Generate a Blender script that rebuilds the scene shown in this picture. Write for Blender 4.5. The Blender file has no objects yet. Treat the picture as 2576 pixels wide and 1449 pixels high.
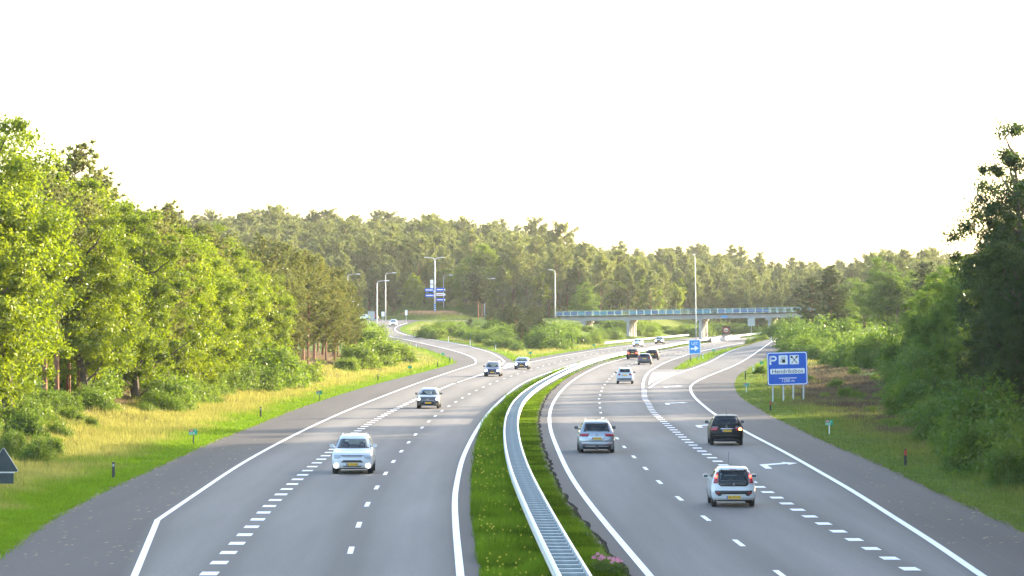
import bpy, bmesh, math, random
import numpy as np
from mathutils import Vector, Matrix

R = math.radians
random.seed(7)
rng = np.random.default_rng(7)
scene = bpy.context.scene
COL = scene.collection

# ------------------------------------------------------------------ camera, sky, sun, exposure
F, H, CX, YH = 8362.0, 7.0, 1288.0, 795.0          # focal length (px of a 2576 px wide frame), eye height, principal x, horizon
cam_data = bpy.data.cameras.new('camera')
cam_data.sensor_width = 36.0
cam_data.lens = F / 2576.0 * 36.0
cam_data.clip_start = 1.0
cam_data.clip_end = 9000.0
cam = bpy.data.objects.new('camera', cam_data)
cam.location = (0, 0, H)
cam.rotation_euler = (math.pi / 2 + math.atan((YH - 724.5) / F), 0, 0)
COL.objects.link(cam)
scene.camera = cam

SUN_EL, SUN_AZ = R(14.5), R(56.0)                   # azimuth: clockwise from +Y towards +X
sun_dir = Vector((math.sin(SUN_AZ) * math.cos(SUN_EL), math.cos(SUN_AZ) * math.cos(SUN_EL), math.sin(SUN_EL)))
world = bpy.data.worlds.new('World')
scene.world = world
world.use_nodes = True
wn = world.node_tree
wn.nodes.clear()
sky = wn.nodes.new('ShaderNodeTexSky')
sky.sky_type = 'NISHITA'
sky.sun_disc = False
sky.sun_elevation = SUN_EL
sky.sun_rotation = SUN_AZ
sky.air_density = 1.0
sky.dust_density = 2.4
sky.ozone_density = 1.0
bg = wn.nodes.new('ShaderNodeBackground')
bg.inputs['Strength'].default_value = 0.15
wo = wn.nodes.new('ShaderNodeOutputWorld')
wn.links.new(sky.outputs[0], bg.inputs[0])
wn.links.new(bg.outputs[0], wo.inputs[0])

sun_data = bpy.data.lights.new('sun', 'SUN')
sun_data.energy = 3.4
sun_data.angle = R(0.6)
sun_data.color = (1.0, 0.82, 0.56)
sun = bpy.data.objects.new('sun', sun_data)
sun.rotation_euler = (-sun_dir).to_track_quat('-Z', 'Y').to_euler()
sun.location = (200, 200, 120)
COL.objects.link(sun)

scene.view_settings.view_transform = 'Standard'
scene.view_settings.look = 'None'
scene.view_settings.gamma = 1.0
scene.view_settings.use_curve_mapping = False
scene.view_settings.exposure = 2.68
scene.render.engine = 'CYCLES'
scene.cycles.use_denoising = True
scene.cycles.denoising_prefilter = 'ACCURATE'
scene.cycles.max_bounces = 6
scene.cycles.diffuse_bounces = 3
scene.cycles.transmission_bounces = 6
scene.cycles.transparent_max_bounces = 12
scene.cycles.sample_clamp_indirect = 8.0

# ------------------------------------------------------------------ materials
MATS = {}
def nodes_of(m):
    m.use_nodes = True
    nt = m.node_tree
    nt.nodes.clear()
    out = nt.nodes.new('ShaderNodeOutputMaterial')
    return nt, out

def mat(name, col, rough=0.6, metal=0.0, spec=0.5, var=0.12, scale=4.0, coat=0.0, emit=None, estr=0.0, alpha=None, bump=0.0):
    if name in MATS:
        return MATS[name]
    m = bpy.data.materials.new(name)
    nt, out = nodes_of(m)
    b = nt.nodes.new('ShaderNodeBsdfPrincipled')
    tc = nt.nodes.new('ShaderNodeTexCoord')
    nz = nt.nodes.new('ShaderNodeTexNoise')
    nz.inputs['Scale'].default_value = scale
    nz.inputs['Detail'].default_value = 4.0
    nt.links.new(tc.outputs['Object'], nz.inputs['Vector'])
    mr = nt.nodes.new('ShaderNodeMapRange')
    mr.inputs['From Min'].default_value = 0.3
    mr.inputs['From Max'].default_value = 0.7
    mr.inputs['To Min'].default_value = 1.0 - var
    mr.inputs['To Max'].default_value = 1.0 + var
    nt.links.new(nz.outputs['Fac'], mr.inputs['Value'])
    mx = nt.nodes.new('ShaderNodeVectorMath')
    mx.operation = 'SCALE'
    mx.inputs[0].default_value = col[:3]
    nt.links.new(mr.outputs[0], mx.inputs['Scale'])
    nt.links.new(mx.outputs[0], b.inputs['Base Color'])
    b.inputs['Roughness'].default_value = rough
    b.inputs['Metallic'].default_value = metal
    b.inputs['Specular IOR Level'].default_value = spec
    b.inputs['Coat Weight'].default_value = coat
    b.inputs['Coat Roughness'].default_value = 0.05
    if emit:
        b.inputs['Emission Color'].default_value = (*emit, 1)
        b.inputs['Emission Strength'].default_value = estr
    if bump:
        bp = nt.nodes.new('ShaderNodeBump')
        bp.inputs['Strength'].default_value = bump
        bp.inputs['Distance'].default_value = 0.02
        nt.links.new(nz.outputs['Fac'], bp.inputs['Height'])
        nt.links.new(bp.outputs[0], b.inputs['Normal'])
    nt.links.new(b.outputs[0], out.inputs[0])
    MATS[name] = m
    return m

def leaf_mat(name, c1, c2, c3, trans=0.45, gloss=0.06, rough=0.35):
    """leaves: hue varies leaf by leaf and tree by tree; light passes through the blade"""
    if name in MATS:
        return MATS[name]
    m = bpy.data.materials.new(name)
    nt, out = nodes_of(m)
    g = nt.nodes.new('ShaderNodeNewGeometry')
    oi = nt.nodes.new('ShaderNodeObjectInfo')
    ramp = nt.nodes.new('ShaderNodeValToRGB')
    ramp.color_ramp.elements[0].color = (*c1, 1)
    ramp.color_ramp.elements[1].color = (*c3, 1)
    e = ramp.color_ramp.elements.new(0.5)
    e.color = (*c2, 1)
    ma = nt.nodes.new('ShaderNodeMath'); ma.operation = 'MULTIPLY_ADD'
    ma.inputs[1].default_value = 0.26
    mb = nt.nodes.new('ShaderNodeMath'); mb.operation = 'MULTIPLY'
    mb.inputs[1].default_value = 0.4
    nt.links.new(g.outputs['Random Per Island'], ma.inputs[0])
    nt.links.new(oi.outputs['Random'], mb.inputs[0])
    gp_ = nt.nodes.new('ShaderNodeNewGeometry')
    nz = nt.nodes.new('ShaderNodeTexNoise'); nz.inputs['Scale'].default_value = 0.55; nz.inputs['Detail'].default_value = 2.0
    nt.links.new(gp_.outputs['Position'], nz.inputs['Vector'])
    mc = nt.nodes.new('ShaderNodeMath'); mc.operation = 'MULTIPLY_ADD'; mc.inputs[1].default_value = 0.75
    md = nt.nodes.new('ShaderNodeMath'); md.operation = 'ADD'; md.inputs[1].default_value = -0.22
    nt.links.new(nz.outputs['Fac'], mc.inputs[0]); nt.links.new(mb.outputs[0], mc.inputs[2])
    nt.links.new(mc.outputs[0], md.inputs[0]); nt.links.new(md.outputs[0], ma.inputs[2])
    nt.links.new(ma.outputs[0], ramp.inputs[0])
    d = nt.nodes.new('ShaderNodeBsdfDiffuse')
    t = nt.nodes.new('ShaderNodeBsdfTranslucent')
    s = nt.nodes.new('ShaderNodeBsdfGlossy')
    s.inputs['Roughness'].default_value = rough
    s.inputs['Color'].default_value = (0.9, 0.95, 0.85, 1)
    hs = nt.nodes.new('ShaderNodeHueSaturation')
    hs.inputs['Hue'].default_value = 0.488
    hs.inputs['Saturation'].default_value = 1.12
    hs.inputs['Value'].default_value = 1.5
    nt.links.new(ramp.outputs[0], hs.inputs['Color'])
    nt.links.new(ramp.outputs[0], d.inputs['Color'])
    nt.links.new(hs.outputs[0], t.inputs['Color'])
    m1 = nt.nodes.new('ShaderNodeMixShader'); m1.inputs[0].default_value = trans
    m2 = nt.nodes.new('ShaderNodeMixShader'); m2.inputs[0].default_value = gloss
    nt.links.new(d.outputs[0], m1.inputs[1]); nt.links.new(t.outputs[0], m1.inputs[2])
    nt.links.new(m1.outputs[0], m2.inputs[1]); nt.links.new(s.outputs[0], m2.inputs[2])
    nt.links.new(m2.outputs[0], out.inputs[0])
    MATS[name] = m
    return m

def attr_mat(name, rough=0.9, spec=0.2, bumps=0.3, nscale=1.5, var=0.35, trans=0.0):
    """surface whose own colour is stored in the colour attribute 'tint'"""
    m = bpy.data.materials.new(name)
    nt, out = nodes_of(m)
    a = nt.nodes.new('ShaderNodeAttribute'); a.attribute_name = 'tint'
    tc = nt.nodes.new('ShaderNodeTexCoord')
    nz = nt.nodes.new('ShaderNodeTexNoise'); nz.inputs['Scale'].default_value = nscale; nz.inputs['Detail'].default_value = 8; nz.inputs['Roughness'].default_value = 0.7
    nt.links.new(tc.outputs['Object'], nz.inputs['Vector'])
    mr = nt.nodes.new('ShaderNodeMapRange')
    mr.inputs['From Min'].default_value = 0.3; mr.inputs['From Max'].default_value = 0.7
    mr.inputs['To Min'].default_value = 1 - var; mr.inputs['To Max'].default_value = 1 + var
    nt.links.new(nz.outputs['Fac'], mr.inputs['Value'])
    v = nt.nodes.new('ShaderNodeVectorMath'); v.operation = 'SCALE'
    nt.links.new(a.outputs['Color'], v.inputs[0]); nt.links.new(mr.outputs[0], v.inputs['Scale'])
    b = nt.nodes.new('ShaderNodeBsdfPrincipled')
    b.inputs['Roughness'].default_value = rough
    b.inputs['Specular IOR Level'].default_value = spec
    nt.links.new(v.outputs[0], b.inputs['Base Color'])
    if bumps:
        bp = nt.nodes.new('ShaderNodeBump'); bp.inputs['Strength'].default_value = bumps; bp.inputs['Distance'].default_value = 0.15
        nt.links.new(nz.outputs['Fac'], bp.inputs['Height']); nt.links.new(bp.outputs[0], b.inputs['Normal'])
    if trans:
        t = nt.nodes.new('ShaderNodeBsdfTranslucent'); nt.links.new(v.outputs[0], t.inputs['Color'])
        mx = nt.nodes.new('ShaderNodeMixShader'); mx.inputs[0].default_value = trans
        nt.links.new(b.outputs[0], mx.inputs[1]); nt.links.new(t.outputs[0], mx.inputs[2])
        nt.links.new(mx.outputs[0], out.inputs[0])
    else:
        nt.links.new(b.outputs[0], out.inputs[0])
    return m

def asphalt_mat():
    m = bpy.data.materials.new('asphalt')
    nt, out = nodes_of(m)
    a = nt.nodes.new('ShaderNodeAttribute'); a.attribute_name = 'tint'
    tc = nt.nodes.new('ShaderNodeTexCoord')
    n1 = nt.nodes.new('ShaderNodeTexNoise'); n1.inputs['Scale'].default_value = 9.0; n1.inputs['Detail'].default_value = 6; n1.inputs['Roughness'].default_value = 0.8
    mp = nt.nodes.new('ShaderNodeMapping'); mp.inputs['Scale'].default_value = (0.5, 0.03, 1)
    n2 = nt.nodes.new('ShaderNodeTexNoise'); n2.inputs['Scale'].default_value = 1.0; n2.inputs['Detail'].default_value = 5
    nt.links.new(tc.outputs['Object'], n1.inputs['Vector'])
    nt.links.new(tc.outputs['Object'], mp.inputs['Vector']); nt.links.new(mp.outputs[0], n2.inputs['Vector'])
    r1 = nt.nodes.new('ShaderNodeMapRange'); r1.inputs['From Min'].default_value = .3; r1.inputs['From Max'].default_value = .7; r1.inputs['To Min'].default_value = .74; r1.inputs['To Max'].default_value = 1.26
    r2 = nt.nodes.new('ShaderNodeMapRange'); r2.inputs['From Min'].default_value = .3; r2.inputs['From Max'].default_value = .7; r2.inputs['To Min'].default_value = .82; r2.inputs['To Max'].default_value = 1.18
    nt.links.new(n1.outputs['Fac'], r1.inputs['Value']); nt.links.new(n2.outputs['Fac'], r2.inputs['Value'])
    mu = nt.nodes.new('ShaderNodeMath'); mu.operation = 'MULTIPLY'
    nt.links.new(r1.outputs[0], mu.inputs[0]); nt.links.new(r2.outputs[0], mu.inputs[1])
    v = nt.nodes.new('ShaderNodeVectorMath'); v.operation = 'SCALE'
    nt.links.new(a.outputs['Color'], v.inputs[0]); nt.links.new(mu.outputs[0], v.inputs['Scale'])
    b = nt.nodes.new('ShaderNodeBsdfPrincipled')
    b.inputs['Roughness'].default_value = 0.78
    b.inputs['Specular IOR Level'].default_value = 0.22
    bp = nt.nodes.new('ShaderNodeBump'); bp.inputs['Strength'].default_value = .25; bp.inputs['Distance'].default_value = .01
    nt.links.new(n1.outputs['Fac'], bp.inputs['Height']); nt.links.new(bp.outputs[0], b.inputs['Normal'])
    nt.links.new(v.outputs[0], b.inputs['Base Color'])
    nt.links.new(b.outputs[0], out.inputs[0])
    return m

def glass_mat():
    m = bpy.data.materials.new('window_glass')
    nt, out = nodes_of(m)
    t = nt.nodes.new('ShaderNodeBsdfTransparent'); t.inputs['Color'].default_value = (.52, .62, .62, 1)
    g = nt.nodes.new('ShaderNodeBsdfGlossy'); g.inputs['Roughness'].default_value = .03; g.inputs['Color'].default_value = (.9, .95, 1, 1)
    fr = nt.nodes.new('ShaderNodeFresnel'); fr.inputs['IOR'].default_value = 1.5
    mx = nt.nodes.new('ShaderNodeMixShader')
    nt.links.new(fr.outputs[0], mx.inputs[0]); nt.links.new(t.outputs[0], mx.inputs[1]); nt.links.new(g.outputs[0], mx.inputs[2])
    nt.links.new(mx.outputs[0], out.inputs[0])
    return m

M_ASPHALT = asphalt_mat()
M_GLASS = glass_mat()
M_GROUND = attr_mat('ground_cover', rough=1.0, spec=.03, bumps=.6, nscale=1.2, var=.35)
M_GRASS = attr_mat('grass_blade', rough=.85, spec=.05, bumps=0, nscale=.6, var=.2, trans=.4)
M_PAINT = mat('road_paint', (.72, .72, .73), .6, var=.14, scale=5.0)
def worn_paint():
    m = bpy.data.materials.new('worn_road_paint'); nt, out = nodes_of(m)
    tc = nt.nodes.new('ShaderNodeTexCoord'); a = nt.nodes.new('ShaderNodeTexNoise'); a.inputs['Scale'].default_value = 11; a.inputs['Detail'].default_value = 7; a.inputs['Roughness'].default_value = .75
    b = nt.nodes.new('ShaderNodeTexNoise'); b.inputs['Scale'].default_value = .35; b.inputs['Detail'].default_value = 3
    nt.links.new(tc.outputs['Object'], a.inputs['Vector']); nt.links.new(tc.outputs['Object'], b.inputs['Vector'])
    mu = nt.nodes.new('ShaderNodeMath'); mu.operation = 'MULTIPLY_ADD'; mu.inputs[1].default_value = .5; nt.links.new(b.outputs['Fac'], mu.inputs[0]); nt.links.new(a.outputs['Fac'], mu.inputs[2])
    r = nt.nodes.new('ShaderNodeValToRGB'); r.color_ramp.elements[0].position = .5; r.color_ramp.elements[0].color = (.36, .355, .35, 1); r.color_ramp.elements[1].position = .72; r.color_ramp.elements[1].color = (.70, .70, .71, 1)
    nt.links.new(mu.outputs[0], r.inputs[0])
    p = nt.nodes.new('ShaderNodeBsdfPrincipled'); p.inputs['Roughness'].default_value = .6; nt.links.new(r.outputs[0], p.inputs['Base Color']); nt.links.new(p.outputs[0], out.inputs[0]); return m
M_PAINT = worn_paint()
M_STEEL = mat('galvanised_steel', (.52, .54, .56), .5, metal=.6, var=.1, scale=6)
M_SPACER = mat('blue_grey_spacer_steel', (.27, .31, .35), .5, metal=.5, var=.15, scale=5)  # darker and bluer grey than the rail beams
M_STEELD = mat('dull_steel', (.30, .33, .36), .5, metal=.5, var=.15, scale=3)
M_CONC = mat('pale_concrete', (.29, .29, .295), .85, var=.12, scale=.7, bump=.2)
M_CONCD = mat('dark_deck_edge', (.09, .075, .07), .85, var=.2, scale=.8)
M_BLACK = mat('black_plastic', (.02, .021, .024), .5, var=.1)
M_RUBBER = mat('tyre_rubber', (.018, .018, .019), .75, var=.1)
M_RIM = mat('wheel_alloy', (.5, .51, .53), .35, metal=.8)
M_SEAT = mat('seat_cloth', (.035, .04, .045), .9)
M_CHROME = mat('chrome', (.8, .82, .84), .12, metal=1.0, var=.02)
M_PLATE = mat('plate_yellow', (.72, .42, .03), .45, var=.03)
M_PLATEB = mat('plate_blue', (.03, .10, .45), .45, var=.03)
M_INK = mat('black_ink', (.015, .015, .018), .6, var=.02)
M_WHITE = mat('sign_white', (.78, .80, .82), .5, var=.03)
M_BLUE = mat('sign_blue', (.006, .095, .52), .4, var=.04)
M_LBLUE = mat('exit_blue', (.015, .23, .62), .4, var=.04)
M_GREEN = mat('sign_green', (.01, .30, .17), .5, var=.05)
M_RED = mat('sign_red', (.50, .03, .03), .5, var=.05)
M_LAMPLENS = mat('clear_lens', (.30, .34, .38), .1, coat=.5, var=.02)
M_HEADON = mat('lit_headlamp', (.9, .9, .9), .2, emit=(1, .97, .92), estr=6.0)
M_TAIL = mat('red_lens', (.30, .012, .02), .2, coat=.6, var=.05)
M_TAILON = mat('lit_brake_lens', (.6, .02, .02), .2, emit=(1, .06, .03), estr=1.6)
M_BLINK = mat('lit_blinker', (.8, .3, .05), .2, emit=(1, .33, .06), estr=4.0)
M_BARK = mat('grey_bark', (.10, .078, .058), .95, var=.35, scale=3, bump=.5)
M_PBARK = mat('red_pine_bark', (.20, .095, .055), .95, var=.35, scale=3, bump=.5)
M_LEAF_SUN = leaf_mat('sun_toned_oak_leaf', (.062, .108, .015), (.132, .19, .023), (.235, .285, .038), .52, .022)  # lit oak foliage: sunlight worked into a brighter, yellower leaf colour
M_LEAF_SHADE = leaf_mat('shade_toned_oak_leaf', (.024, .045, .012), (.042, .07, .018), (.07, .10, .026), .42, .025)  # shaded oak foliage: same leaf with the shade put into a darker colour
M_LEAF_MID = leaf_mat('alder_leaf', (.05, .098, .02), (.095, .158, .03), (.15, .215, .042), .48, .02)
M_BUSH = leaf_mat('bush_leaf', (.06, .11, .018), (.10, .16, .028), (.155, .21, .04), .5, .02)
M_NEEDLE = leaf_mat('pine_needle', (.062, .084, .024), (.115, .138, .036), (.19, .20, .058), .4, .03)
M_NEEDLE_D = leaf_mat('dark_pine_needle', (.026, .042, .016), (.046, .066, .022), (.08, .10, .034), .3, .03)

# ------------------------------------------------------------------ mesh helpers
def fmesh(name, V, faces, smooth=False):
    """fast mesh from numpy arrays: V (n,3), faces (k,3) or (k,4) or list of such"""
    me = bpy.data.meshes.new(name)
    if not isinstance(faces, list):
        faces = [faces]
    V = np.asarray(V, np.float32)
    me.vertices.add(len(V)); me.vertices.foreach_set('co', V.ravel())
    loops = np.concatenate([np.asarray(f, np.int32).ravel() for f in faces])
    sizes = np.concatenate([np.full(len(f), np.asarray(f).shape[1], np.int32) for f in faces])
    me.loops.add(len(loops)); me.loops.foreach_set('vertex_index', loops)
    me.polygons.add(len(sizes))
    starts = np.concatenate([[0], np.cumsum(sizes)[:-1]]).astype(np.int32)
    me.polygons.foreach_set('loop_start', starts)
    me.polygons.foreach_set('loop_total', sizes)
    if smooth:
        me.polygons.foreach_set('use_smooth', np.ones(len(sizes), bool))
    me.update(calc_edges=True)
    me.validate()
    return me

def set_tint(me, C):
    a = me.color_attributes.new('tint', 'FLOAT_COLOR', 'POINT')
    c = np.ones((len(me.vertices), 4), np.float32); c[:, :3] = C
    a.data.foreach_set('color', c.ravel())

class MB:
    """collects simple solids into one mesh"""
    def __init__(s): s.v = []; s.f = []; s.m = []; s.mi = 0
    def add(s, V, Fs):
        o = len(s.v); s.v += [tuple(p) for p in V]
        for f in Fs: s.f.append([i + o for i in f]); s.m.append(s.mi)
        return s
    def box(s, c, d, rz=0.0, rx=0.0):
        x, y, z = d[0] / 2, d[1] / 2, d[2] / 2
        P = [Vector((a * x, b * y, e * z)) for e in (-1, 1) for b in (-1, 1) for a in (-1, 1)]
        M = Matrix.Rotation(rz, 3, 'Z') @ Matrix.Rotation(rx, 3, 'X')
        P = [M @ p + Vector(c) for p in P]
        return s.add(P, [(0, 2, 3, 1), (4, 5, 7, 6), (0, 1, 5, 4), (2, 6, 7, 3), (0, 4, 6, 2), (1, 3, 7, 5)])
    def tube(s, pts, rad, n=8, cap=True):
        pts = [Vector(p) for p in pts]
        if not hasattr(rad, '__len__'): rad = [rad] * len(pts)
        V = []; Fs = []
        for i, p in enumerate(pts):
            t = (pts[min(i + 1, len(pts) - 1)] - pts[max(i - 1, 0)]).normalized()
            a = t.cross(Vector((0, 0, 1)) if abs(t.z) < .9 else Vector((1, 0, 0))).normalized(); b = t.cross(a)
            for k in range(n):
                w = 2 * math.pi * k / n
                V.append(p + (a * math.cos(w) + b * math.sin(w)) * rad[i])
        for i in range(len(pts) - 1):
            for k in range(n):
                Fs.append((i * n + k, i * n + (k + 1) % n, (i + 1) * n + (k + 1) % n, (i + 1) * n + k))
        if cap:
            Fs.append(tuple(range(n))[::-1]); Fs.append(tuple(range((len(pts) - 1) * n, len(pts) * n)))
        return s.add(V, Fs)
    def prism(s, poly, y0, y1):
        """polygon in the x-z plane extruded along y"""
        n = len(poly)
        V = [(p[0], y0, p[1]) for p in poly] + [(p[0], y1, p[1]) for p in poly]
        Fs = [tuple(range(n)), tuple(range(n, 2 * n))[::-1]] + [(i, (i + 1) % n, n + (i + 1) % n, n + i) for i in range(n)]
        return s.add(V, Fs)
    def mesh(s, name, smooth=False):
        me = bpy.data.meshes.new(name); me.from_pydata(s.v, [], s.f); me.update()
        if smooth: me.polygons.foreach_set('use_smooth', np.ones(len(me.polygons), bool))
        if any(s.m): me.polygons.foreach_set('material_index', s.m)
        bm = bmesh.new(); bm.from_mesh(me); bmesh.ops.recalc_face_normals(bm, faces=bm.faces); bm.to_mesh(me); bm.free()
        return me
    def build(s, name, m, parent=None, smooth=False, loc=None):
        return link(name, s.mesh(name, smooth), m, parent, loc)

def link(name, me, m=None, parent=None, loc=None, rz=None):
    o = bpy.data.objects.new(name, me)
    if m is not None and me is not None:
        ms = m if isinstance(m, (list, tuple)) else [m]
        if len(me.materials) == 0:
            for q in ms: me.materials.append(q)
    if parent is not None: o.parent = parent
    if loc is not None: o.location = loc
    if rz is not None: o.rotation_euler = (0, 0, rz)
    COL.objects.link(o)
    return o

def tag(o, label=None, cat=None, group=None, kind=None):
    if label: o['label'] = label
    if cat: o['category'] = cat
    if group: o['group'] = group
    if kind: o['kind'] = kind
    return o

def empty(name, loc=(0, 0, 0), rz=0.0):
    o = bpy.data.objects.new(name, None)
    o.empty_display_size = .3
    o.location = loc; o.rotation_euler = (0, 0, rz)
    COL.objects.link(o)
    return o

def thing(name, label, cat, loc=(0, 0, 0), rz=0.0, group=None):
    return tag(empty(name, loc, rz), label, cat, group)

KIDS = {}
def copy_tree(o, parent=None):
    c = o.copy(); COL.objects.link(c)
    if parent is not None: c.parent = parent
    for ch in list(o.children): copy_tree(ch, c)
    return c

TXT = {}
def text(body, size, m, parent, loc, rot=(math.pi / 2, 0, 0), align='CENTER', ext=.004, sx=1.0, name='lettering'):
    """flat lettering, turned into a plain mesh"""
    cu = bpy.data.curves.new(name, 'FONT')
    cu.body = body; cu.size = size; cu.align_x = align; cu.align_y = 'CENTER'; cu.extrude = ext
    cu.resolution_u = 3
    tmp = bpy.data.objects.new(name, cu); COL.objects.link(tmp)
    dg = bpy.context.evaluated_depsgraph_get(); dg.update()
    me = bpy.data.meshes.new_from_object(tmp.evaluated_get(dg)); me.name = name
    bpy.data.objects.remove(tmp); bpy.data.curves.remove(cu)
    me.materials.clear(); me.materials.append(m)
    o = bpy.data.objects.new(name, me)
    o.parent = parent; o.location = loc; o.rotation_euler = rot; o.scale = (sx, 1, 1)
    COL.objects.link(o)
    return o

# ------------------------------------------------------------------ survey: where the roads lie
def sm(a, b, x):
    t = np.clip((np.asarray(x, float) - a) / (b - a), 0, 1)
    return t * t * (3 - 2 * t)

def zmain(y):
    t = np.clip(np.asarray(y, float) - 220, 0, 700)
    return np.where(t < 80, .0035 * t * t / 160, .0035 * (t - 40))

class Line:
    """a smooth line over the ground, x as a function of y"""
    def __init__(s, pts, smooth=6.0, slope=None):
        p = np.array(sorted(pts, key=lambda q: q[1]), float)
        s.y0, s.y1 = p[0, 1], p[-1, 1]
        yy = np.arange(40, 1250, 2.0)
        sl0 = (p[1, 0] - p[0, 0]) / (p[1, 1] - p[0, 1]); sl1 = (p[-1, 0] - p[-2, 0]) / (p[-1, 1] - p[-2, 1])
        if slope is not None: sl1 = slope
        # monotone cubic (Fritsch-Carlson like) through the points
        h = np.diff(p[:, 1]); dl = np.diff(p[:, 0]) / h
        mm = np.empty(len(p)); mm[0] = sl0; mm[-1] = sl1
        for i in range(1, len(p) - 1): mm[i] = (dl[i - 1] * h[i] + dl[i] * h[i - 1]) / (h[i] + h[i - 1])
        xx = np.empty_like(yy)
        for k, y in enumerate(yy):
            if y <= s.y0: xx[k] = p[0, 0] + sl0 * (y - s.y0)
            elif y >= s.y1: xx[k] = p[-1, 0] + sl1 * (y - s.y1)
            else:
                i = np.searchsorted(p[:, 1], y) - 1; i = max(0, min(i, len(h) - 1))
                t = (y - p[i, 1]) / h[i]
                xx[k] = (p[i, 0] * (1 + 2 * t) * (1 - t) ** 2 + mm[i] * h[i] * t * (1 - t) ** 2 + p[i + 1, 0] * t * t * (3 - 2 * t) + mm[i + 1] * h[i] * t * t * (t - 1))
        if smooth:
            n = max(1, int(smooth / 2)); k = np.hanning(2 * n + 3)[1:-1]; k /= k.sum()
            pad = np.concatenate([xx[0] + (xx[1] - xx[0]) * np.arange(-n, 0), xx, xx[-1] + (xx[-1] - xx[-2]) * np.arange(1, n + 1)])
            xx = np.convolve(pad, k, 'valid')
        s.yy, s.xx = yy, xx
    def __call__(s, y): return np.interp(y, s.yy, s.xx)
    def tan(s, y, e=2.0): return (float(s(y + e)) - float(s(y - e))) / (2 * e)

class Off:
    def __init__(s, base, fn): s.b, s.fn = base, fn
    def __call__(s, y): return s.b(y) + s.fn(y)
    def tan(s, y, e=2.0): return (float(s(y + e)) - float(s(y - e))) / (2 * e)

RPr = Line([(16.5, 107), (16.7, 121), (16.9, 136), (17.2, 155), (17.3, 176), (17.6, 202), (18.0, 228), (18.6, 253), (19.5, 283), (21.0, 313), (24.2, 358), (27.7, 396), (30.5, 421), (37.5, 480), (48, 560)], 8)
RRr = Line([(12.7, 91), (13.0, 102), (13.3, 117), (13.6, 132), (13.8, 149), (14.0, 171), (14.1, 197), (14.4, 235), (14.9, 259), (15.5, 282), (16.3, 303), (17.0, 317), (18.3, 334), (20.3, 354), (23.5, 383), (29.9, 438), (46.4, 581)], 8)
RRl = Line([(12.5, 308), (15.2, 342), (17.7, 368), (19.5, 385), (22.3, 410), (27.0, 453), (32.5, 508), (40.4, 577), (57.4, 705)], 8)
RG = Line([(12.3, 313), (13.4, 339), (14.7, 366), (16.3, 393), (18.1, 417), (19.7, 438), (25.4, 500), (27.8, 524), (31.9, 560), (37.9, 608), (41.0, 634)], 8, .15)
RB = Line([(11.0, 92), (10.7, 104), (10.3, 120), (10.1, 137), (9.9, 159), (9.8, 178), (9.9, 201), (10.1, 227), (10.4, 249), (10.8, 263), (11.1, 277), (11.8, 297), (12.45, 313)], 6)
RD = Line([(7.0, 102), (6.7, 115), (6.4, 128), (6.2, 140), (6.1, 158), (6.0, 173), (6.0, 187), (6.2, 227), (6.4, 240), (6.7, 253), (7.0, 266), (7.3, 279), (7.7, 291), (8.2, 304), (8.6, 316), (9.2, 329), (9.8, 341), (10.4, 354), (11.0, 365), (11.7, 380), (15.1, 429), (17.0, 454), (24.3, 520), (35.2, 610), (52, 735)], 6, .15)
RLl = Line([(3.7, 90), (3.4, 102), (3.0, 119), (2.6, 142), (2.4, 174), (2.4, 210), (2.9, 249), (4.0, 289), (5.8, 334), (8.9, 391), (13.1, 450), (16.7, 487), (28.2, 587), (32.6, 622), (52.4, 760)], 10, .15)
RPl = Line([(3.05, 90), (2.6, 105), (2.05, 125), (1.75, 150), (1.6, 184), (1.7, 220), (2.2, 254), (3.4, 301), (5.1, 340), (8.1, 395), (12.0, 448), (15.6, 487), (27.2, 590), (51.2, 760)], 8, .15)
CR = Line([(1.49, 81), (1.2, 93), (.80, 111), (.36, 134), (.04, 163), (-.04, 196), (.10, 219), (.62, 250), (2.0, 290), (4.1, 332), (7.2, 384), (12.0, 448), (17.2, 500), (24.0, 555), (33.3, 638), (42.0, 704), (51.3, 765)], 8, .15)
PLr = Line([(-.8, 90), (-1.2, 108), (-1.5, 128), (-1.75, 150), (-1.9, 180), (-1.65, 224), (-.3, 278), (1.4, 321), (4.6, 375), (11.0, 460), (24.6, 590), (48.6, 760)], 10, .15)
LLr = Line([(-1.4, 90), (-1.9, 112), (-2.2, 128), (-2.35, 145), (-2.42, 160), (-2.35, 181), (-2.1, 210), (-1.6, 244), (-.3, 295), (1.4, 339), (4.3, 386), (10.0, 460), (23.8, 592), (47.8, 760)], 8, .15)
LD = Line([(-4.8, 99), (-5.1, 110), (-5.35, 122), (-5.5, 134), (-5.6, 146), (-5.7, 159), (-5.72, 177), (-5.68, 200), (-5.5, 222), (-5.1, 247), (-4.5, 270), (-3.7, 295), (-2.7, 318), (-1.5, 342), (-.1, 365), (1.4, 389), (2.2, 400), (6.6, 460), (20.3, 592), (44.3, 760)], 6, .15)
LB = Line([(-8.25, 92), (-8.6, 109), (-8.9, 121), (-9.2, 145), (-9.35, 173), (-9.4, 198), (-9.2, 222), (-8.75, 247), (-8.1, 272), (-7.0, 301), (-5.65, 334), (-2.9, 380), (3.1, 460), (16.8, 592), (40.8, 760)], 6, .15)
LLl_near = [(-10.2, 90), (-12.15, 114)]
LLl = Line([(-12.35, 126), (-12.8, 157), (-12.8, 194), (-12.2, 244), (-10.4, 307), (-7.1, 391), (-4.9, 440)], 8)
PLl = Line([(-14.9, 97), (-15.7, 112), (-16.15, 127), (-16.3, 150), (-16.5, 190), (-16.3, 220), (-16.0, 255), (-14.1, 317), (-12.1, 357), (-9.6, 403), (-8.0, 438)], 10)
MPl = Off(LB, lambda y: -2.6)                         # outer pavement edge of the far left carriageway
NOSE_L, NOSE_R = 452.0, 404.0
MPr = Off(RG, lambda y: 2.5)

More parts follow.
